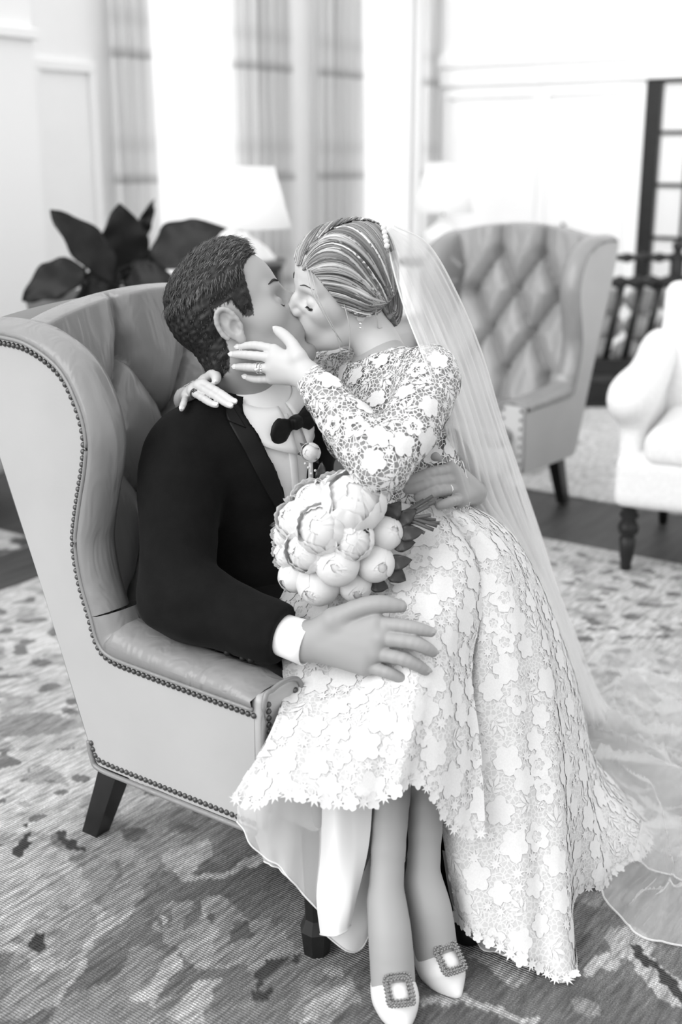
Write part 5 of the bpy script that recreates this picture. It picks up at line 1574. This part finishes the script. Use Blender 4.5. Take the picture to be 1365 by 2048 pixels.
# shoes: white pointed pumps with a crystal buckle
for an, tp in ((baR, btR), (baL, btL)):
    ball = tp + (an - tp) * .34; ball[2] = .040
    d = tp - ball; d[2] = 0; d /= np.linalg.norm(d); sd = np.array([-d[1], d[0], 0])
    heel = an + np.array([0, .035, -.055])
    tip = tp + d * .036; tip[2] = .014
    lo = np.minimum.reduce([heel, ball, tip]) - .06; hi = np.maximum.reduce([heel, ball, tip]) + .06
    s_ = Field(lo, hi, .0028)
    s_.chain([ball - d * .015, ball + d * .02 + np.array([0, 0, -.004]), (ball + tip) / 2 + np.array([0, 0, -.003]), tip], [.036, .035, .024, .006], .012, 10)
    s_.chain([ball + np.array([0, 0, -.018]), (ball + heel) / 2 + np.array([0, 0, -.022]), heel + np.array([0, 0, -.012])], [.030, .022, .024], .015, 8)
    s_.cone(heel, heel + np.array([0, .004, .012]), .029, .028, .015)
    mid = an * .5 + ball * .5 + np.array([0, 0, .034])
    s_.ball(mid + (an - ball) * .10 + np.array([0, 0, .012]), (.040, .060, .050), .005, 'sub')
    s_.cone(an + np.array([0, 0, .02]), an + np.array([0, 0, -.045]), .027, .023, .004, 'sub')
    s_.rbox((ball[0], ball[1], -.10 + .009), (.3, .3, .10), 0, 0, 'sub')
    v, f = s_.mesh(); v = relax(v, f, 2, .45)
    sh = mkw('shoe', v, f, M['satin_w'], bride); tag(sh, 'white pointed pump with a crystal buckle')
    v, f = tube([heel + np.array([0, .01, -.01]), heel * np.array([1, 1, .5]) + np.array([0, .012, 0]), np.array([heel[0], heel[1] + .010, .009])], [.018, .009, .005], 10, n=10); mkw('heel', v, f, M['satin_w'], bride, sh)
    stree_ = BVHTree.FromPolygons([tuple(q) for q in v * 0 + 0], []) if False else None
    sv_ = np.array([q.co[:] for q in sh.data.vertices]) + np.array(BB); st_ = BVHTree.FromPolygons([tuple(q) for q in sv_], [tuple(p.vertices) for p in sh.data.polygons])
    gs = []; rb = np.random.default_rng(4)
    bc_ = ball + d * .040 + np.array([0, 0, .03])
    h = st_.ray_cast(Vector(bc_ + np.array([0, 0, .05])), Vector((0, 0, -1)), .2); c0 = np.array(h[0])
    ha = np.array(st_.ray_cast(Vector(bc_ - d * .015 + np.array([0, 0, .05])), Vector((0, 0, -1)), .2)[0] or h[0]); hb = np.array(st_.ray_cast(Vector(bc_ + d * .015 + np.array([0, 0, .05])), Vector((0, 0, -1)), .2)[0] or h[0])
    dt = hb - ha; dt /= np.linalg.norm(dt); nb_ = np.cross(sd, dt); nb_ = nb_ if nb_[2] > 0 else -nb_
    def spot(cx_, cy_, up_): return c0 + dt * cy_ + sd * cx_ + nb_ * (up_ - 9.0 * cx_ * cx_)
    def square(t_, r_):
        e_ = t_ * 4; i_ = int(e_) % 4; fr_ = (e_ - int(e_)) * 2 - 1; k_ = 1 - .12 * abs(fr_) ** 4
        cx_, cy_ = [(fr_, -1), (1, fr_), (-fr_, 1), (-1, -fr_)][i_]; return cx_ * r_ * k_, cy_ * r_ * 1.12 * k_
    loop = [spot(*square(i / 40, .0195), .0035) for i in range(41)]
    bv_, bf_ = tube(loop, .0048, 8, None, .5, tuple(nb_), cap=False)
    gs.append((bv_, bf_))
    for ring_, cnt in ((.0240, 34), (.0195, 28), (.0150, 20)):
        for i in range(cnt): gs.append(gem(spot(*square((i + .5) / cnt, ring_), .006), rb.uniform(.0022, .0033)))
    v, f = merge(gs); mkw('buckle', v, f, M['gem_dark'], bride, sh, smooth=False)
# ------------------------------------------------------------------ veil
VE = empty('veil', (.55, 2.60, .009)); tag(VE, 'long sheer tulle veil falling from the hair knot and pooling on the rug', 'veil')
def veil_sheet(name, cols, mat, nr, nc, ripple, seed, cord=True, zmin=.012):
    S = cloth_grid([px(c) for c in cols], nr, nc, ripple, seed)
    S[:, :, 2] = np.maximum(S[:, :, 2], zmin)
    o = mkw(name, S.reshape(-1, 3), grid_faces(nr, nc), mat, VE)
    return o, S
VC = [[(772, 470, 2.30), (788, 540, 2.25), (812, 620, 2.215), (845, 700, 2.155), (882, 790, 2.12), (902, 880, 2.20), (918, 965, 2.38), (965, 1040, 2.46), (1045, 1130, 2.54), (1095, 1240, 2.58), (1140, 1350, 2.62), (1168, 1455, -.03)],
      [(774, 464, 2.31), (806, 532, 2.27), (842, 620, 2.23), (880, 715, 2.18), (915, 815, 2.20), (940, 905, 2.30), (962, 990, 2.44), (1015, 1075, 2.52), (1080, 1190, 2.57), (1125, 1290, 2.61), (1155, 1370, 2.66), (1190, 1462, -.03)],
      [(780, 457, 2.34), (828, 512, 2.34), (872, 600, 2.36), (916, 708, 2.38), (950, 815, 2.42), (980, 915, 2.48), (1015, 1015, 2.55), (1058, 1115, 2.60), (1106, 1225, 2.64), (1145, 1320, 2.68), (1172, 1390, 2.73), (1212, 1462, -.03)],
      [(786, 453, 2.37), (846, 495, 2.40), (898, 585, 2.43), (945, 700, 2.46), (984, 820, 2.50), (1020, 930, 2.55), (1056, 1040, 2.61), (1094, 1150, 2.66), (1130, 1250, 2.70), (1160, 1340, 2.74), (1185, 1400, 2.78), (1232, 1455, -.03)],
      [(790, 452, 2.39), (858, 490, 2.44), (914, 585, 2.48), (964, 705, 2.52), (1004, 840, 2.56), (1044, 960, 2.62), (1082, 1075, 2.68), (1116, 1185, 2.72), (1143, 1285, 2.76), (1165, 1370, 2.80), (1190, 1410, 2.83), (1250, 1445, -.03)]]
o, S = veil_sheet('veil_layer', VC, M['tulle'], 120, 110, (.010, 7), 12)
v, f = tube(S[:, -1], .0022, 5); mkw('edge_cord', v, f, M['tulle_cord'], VE, o); v, f = tube(S[:, 0], .0016, 5); mkw('edge_cord', v, f, M['tulle_cord'], VE, o)
VC2 = [[(u + (6 if i else 2), v + 4, Y + (.035 if Y > 0 else 0)) for i, (u, v, Y) in enumerate(c)] for c in VC[1:4]]
VC2.append([(u - 8, v + 6, Y + (.02 if Y > 0 else 0)) for (u, v, Y) in VC[4]])
veil_sheet('veil_layer', VC2, M['tulle'], 110, 90, (.012, 6), 15)
VC3 = [[(u - 3, v + 2, Y + .012) for (u, v, Y) in c[:8]] for c in VC[0:4]]
veil_sheet('veil_layer', VC3, M['tulle'], 80, 90, (.008, 8), 18)
# comb at the crown
v, f = merge([gem(np.array(at(768 + 1.5 * k, 456 + 9 * k, 2.285 - .004 * k)), .0065) for k in range(5)]); mkw('comb', v, f, M['lace'], VE)
# pooled tulle on the rug
def pool(rows, seed, amp, mat, n1=120, n2=130):
    G = np.array([[np.array(on_floor(u, v, .02)) for (u, v) in r] for r in rows])
    C = np.stack([catmull(G[:, k], n1) for k in range(G.shape[1])], 1)
    S = np.stack([catmull(C[r], n2) for r in range(n1)], 0)
    P = S.reshape(-1, 3).copy()
    w1 = P + .10 * np.stack([noise3(P, 1.6, seed + 1), noise3(P, 1.6, seed + 2), 0 * P[:, 0]], -1)
    ridge = (1 - np.abs(noise3(w1, 1.7, seed, 1))) ** 4 + .55 * (1 - np.abs(noise3(w1, 3.2, seed + 5, 1))) ** 5 + .30 * (1 - np.abs(noise3(w1, 6.0, seed + 8, 1))) ** 5
    edge = np.minimum.outer(np.minimum(np.arange(n1), n1 - 1 - np.arange(n1)) / 8, np.minimum(np.arange(n2), n2 - 1 - np.arange(n2)) / 8).clip(0, 1).ravel()
    P[:, 2] = .012 + amp * (ridge * .75 + .25 * (noise3(P, 1.2, seed + 9) + 1)) * (.15 + .85 * edge)
    P[:, 2] = np.maximum(P[:, 2], .0125)
    P[:, :2] += .02 * np.stack([noise3(w1, 3, seed + 6), noise3(w1, 3, seed + 7)], -1)
    o = mkw('pooled_tulle', P, grid_faces(n1, n2), mat, VE)
    v, f = tube(P.reshape(n1, n2, 3)[-1], .0022, 5); mkw('edge_cord', v, f, M['tulle_cord'], VE, o)
ROWS = [[(1120, 1360), (1190, 1330), (1235, 1292), (1310, 1305), (1420, 1320), (1560, 1350)],
        [(1120, 1440), (1190, 1440), (1255, 1440), (1335, 1450), (1450, 1460), (1600, 1500)],
        [(1190, 1560), (1230, 1560), (1285, 1560), (1355, 1580), (1470, 1600), (1650, 1650)],
        [(1275, 1690), (1295, 1695), (1320, 1702), (1380, 1730), (1500, 1760), (1700, 1800)],
        [(1196, 1775), (1210, 1812), (1240, 1838), (1330, 1868), (1450, 1890), (1680, 1930)]]
pool(ROWS, 31, .065, M['tulle'])
ROWS2 = [[(1130, 1400), (1200, 1380), (1260, 1345), (1330, 1350), (1420, 1370)], [(1150, 1500), (1230, 1490), (1300, 1490), (1370, 1500), (1460, 1520)], [(1230, 1590), (1270, 1610), (1320, 1620), (1390, 1640), (1500, 1670)], [(1290, 1690), (1310, 1730), (1350, 1750), (1420, 1780), (1540, 1800)]]
pool(ROWS2, 47, .08, M['tulle'])
# ------------------------------------------------------------------ bouquet
M['petal'] = add_noise(see_through(material('white_petal', .86, .6, .2), 1.0, .25), 60, .03)
M['greenleaf'] = add_noise(material('bouquet_leaf', .03, .4, .4), 30, .2)
M['stemgreen'] = add_noise(material('bouquet_stem', .10, .5, .3), 30, .2)
bq = np.array(at(668, 1088, 2.085)); RB = .098
BQ = empty('bouquet', bq); tag(BQ, 'round bouquet of white peonies lying on the lace skirt', 'bouquet')
def petal_mesh(name, tmax, half, ruffle, flare, seed, na=9, nb=9):
    """cupped petal on a unit ball: stem at -z, mouth at +z"""
    r = np.random.default_rng(seed); V = []
    for j in range(nb):
        b_ = j / (nb - 1)
        th = math.pi * .93 - (math.pi * .93 - tmax) * b_
        for i in range(na):
            a = (i / (na - 1) * 2 - 1); wdt = half * (math.sin(math.pi * (.12 + .80 * b_)) ** .55)
            ph = a * wdt / max(math.sin(th), .35) * .85; rr = 1 + .035 * math.cos(a * 1.5) + flare * b_ ** 3 + ruffle * b_ ** 2 * math.sin(a * 7 + seed) + .03 * b_ * abs(a)
            tt = th + (.10 * a * a * b_)
            V.append((rr * math.sin(tt) * math.cos(ph), rr * math.sin(tt) * math.sin(ph), rr * math.cos(tt)))
    return new_mesh(name, np.array(V), grid_faces(nb, na), M['petal'])
PM = {'bud': [petal_mesh('petal', .22 + .12 * k, .95, .006, 0, k) for k in range(3)],
      'open': [petal_mesh('petal', .75 + .10 * k, .80, .035, .10, 5 + k) for k in range(3)],
      'inner': [petal_mesh('petal', .18 + .10 * k, .55, .06, .0, 9 + k) for k in range(3)]}
sv_, sf_ = lathe([(0.001, -.97)] + [(math.sin(t) * .94, -math.cos(t) * .94) for t in np.linspace(.2, math.pi - .2, 10)] + [(0.001, .93)], 16)
core = new_mesh('peony', sv_, sf_, M['petal'])
rp = np.random.default_rng(8)
PE = [(708, 1004, 55, 'open', .7), (628, 1005, 38, 'open', .3), (598, 1040, 40, 'open', .4), (645, 1058, 44, 'open', .95), (617, 1100, 40, 'open', .8), (706, 1078, 38, 'open', 1.0), (675, 1128, 43, 'bud', 1.0),
      (772, 1066, 34, 'bud', .55), (751, 1127, 37, 'bud', .75), (638, 1168, 42, 'bud', .6), (711, 1170, 33, 'bud', .6), (576, 1108, 28, 'open', .2), (590, 1152, 32, 'bud', .3), (572, 1072, 26, 'open', .1), (668, 985, 34, 'open', .2)]
for n_, (u, v, rpx, kind, front) in enumerate(PE):
    Yc = 2.085 - .085 * front; c = np.array(at(u, v, Yc)); r = rpx * Yc / 2400 * 1.05
    n = (c - (bq + np.array([.02, .06, -.02]))); n /= np.linalg.norm(n)
    o = link('peony', core, BQ, c - bq); o.scale = (r, r, r)
    o.rotation_mode = 'QUATERNION'; o.rotation_quaternion = Vector(n).to_track_quat('Z', 'Y')
    lays = [('bud', 5, 1.03), ('bud', 5, 1.0), ('inner', 4, .97)] if kind == 'bud' else [('open', 6, 1.12), ('open', 5, 1.05), ('bud', 4, .98), ('inner', 5, .98), ('inner', 4, .9)]
    for li, (kd, cnt, sc) in enumerate(lays):
        for q in range(cnt):
            pt = link('petal', PM[kd][q % 3], o); a = q / cnt * 6.283 + li * .6 + rp.uniform(-.15, .15)
            pt.rotation_euler = (rp.normal() * .05, rp.normal() * .05, a); s_ = sc * rp.uniform(.97, 1.04); pt.scale = (s_, s_, s_ * rp.uniform(.94, 1.02))
for (b0, t0, Y, w) in [((760, 1030), (742, 968), 2.05, .032), ((770, 1040), (800, 1008), 2.04, .034), ((790, 1050), (830, 1022), 2.04, .030), ((795, 1070), (845, 1062), 2.03, .030), ((785, 1090), (828, 1085), 2.03, .03),
                       ((770, 1130), (822, 1120), 2.02, .030), ((775, 1140), (812, 1160), 2.02, .032), ((740, 1165), (775, 1175), 2.03, .03), ((600, 1040), (540, 1050), 2.12, .022), ((700, 1045), (745, 1062), 1.99, .02), ((640, 965), (645, 930), 2.10, .02)]:
    p, q = np.array(at(*b0, Y)), np.array(at(*t0, Y - .01)); lv_, lf_ = leaf_mesh(p, q, w, (.1, -.9, .4), .012, 12, 7, .12, .002, .8)
    o = mk('leaf', lv_ - bq, lf_, M['greenleaf'], BQ); o.modifiers.new('t', 'SOLIDIFY').thickness = .0012
for k, (u, v, Y) in enumerate([(866, 992, 2.06), (872, 1003, 2.05), (858, 1012, 2.04), (880, 1046, 2.04), (875, 1052, 2.03), (868, 1060, 2.03), (862, 1030, 2.03), (850, 1066, 2.03), (848, 1000, 2.06), (872, 1040, 2.05)]):
    v_, f_ = tube([np.array(at(745 + 2 * k, 1035 + (k * 7) % 25, 2.07)), np.array(at(800, 1030 + (k * 5) % 20, 2.045)), np.array(at(u, v, Y))], [.0036, .0034, .0034], 7, n=10); mk('stem', v_ - bq, f_, M['stemgreen'], BQ)
# ------------------------------------------------------------------ boutonniere on the left lapel
bn = np.array(at(622, 905, 2.25)); BN = empty('boutonniere', bn); tag(BN, 'small pale rose boutonniere pinned on the black lapel', 'flower')
o = link('rose', core, BN, (0, 0, 0)); o.scale = (.016, .016, .016); o.rotation_euler = (1.3, 0, -.3)
for kd, cnt, sc in (('open', 5, 1.15), ('bud', 4, 1.0), ('inner', 4, .95)):
    for q in range(cnt): pt = link('petal', PM[kd][q % 3], o); pt.rotation_euler = (0, .05 * q, q / cnt * 6.283 + sc); pt.scale = (sc, sc, sc)
for (du, dv) in ((-26, -20), (-32, 4), (-10, 22), (14, 24), (-22, 14)):
    p, q = bn, np.array(at(625 + du, 905 + dv, 2.262)); lv_, lf_ = leaf_mesh(p, q, .010, (0, -1, .2), .004, 8, 5, .1, 0, .8); mk('leaf', lv_ - bn, lf_, M['greenleaf'], BN)
v_, f_ = tube([bn, np.array(at(622, 955, 2.255))], [.004, .005], 8); mk('stem_wrap', v_ - bn, f_, M['lace'], BN)
for k, (du, dv) in enumerate(((-8, 30), (6, 36), (-14, 22), (-2, 42))):
    v_, f_ = gem(np.array(at(625 + du, 905 + dv, 2.25)) - bn, .003); mk('berry', v_, f_, M['lace'], BN)
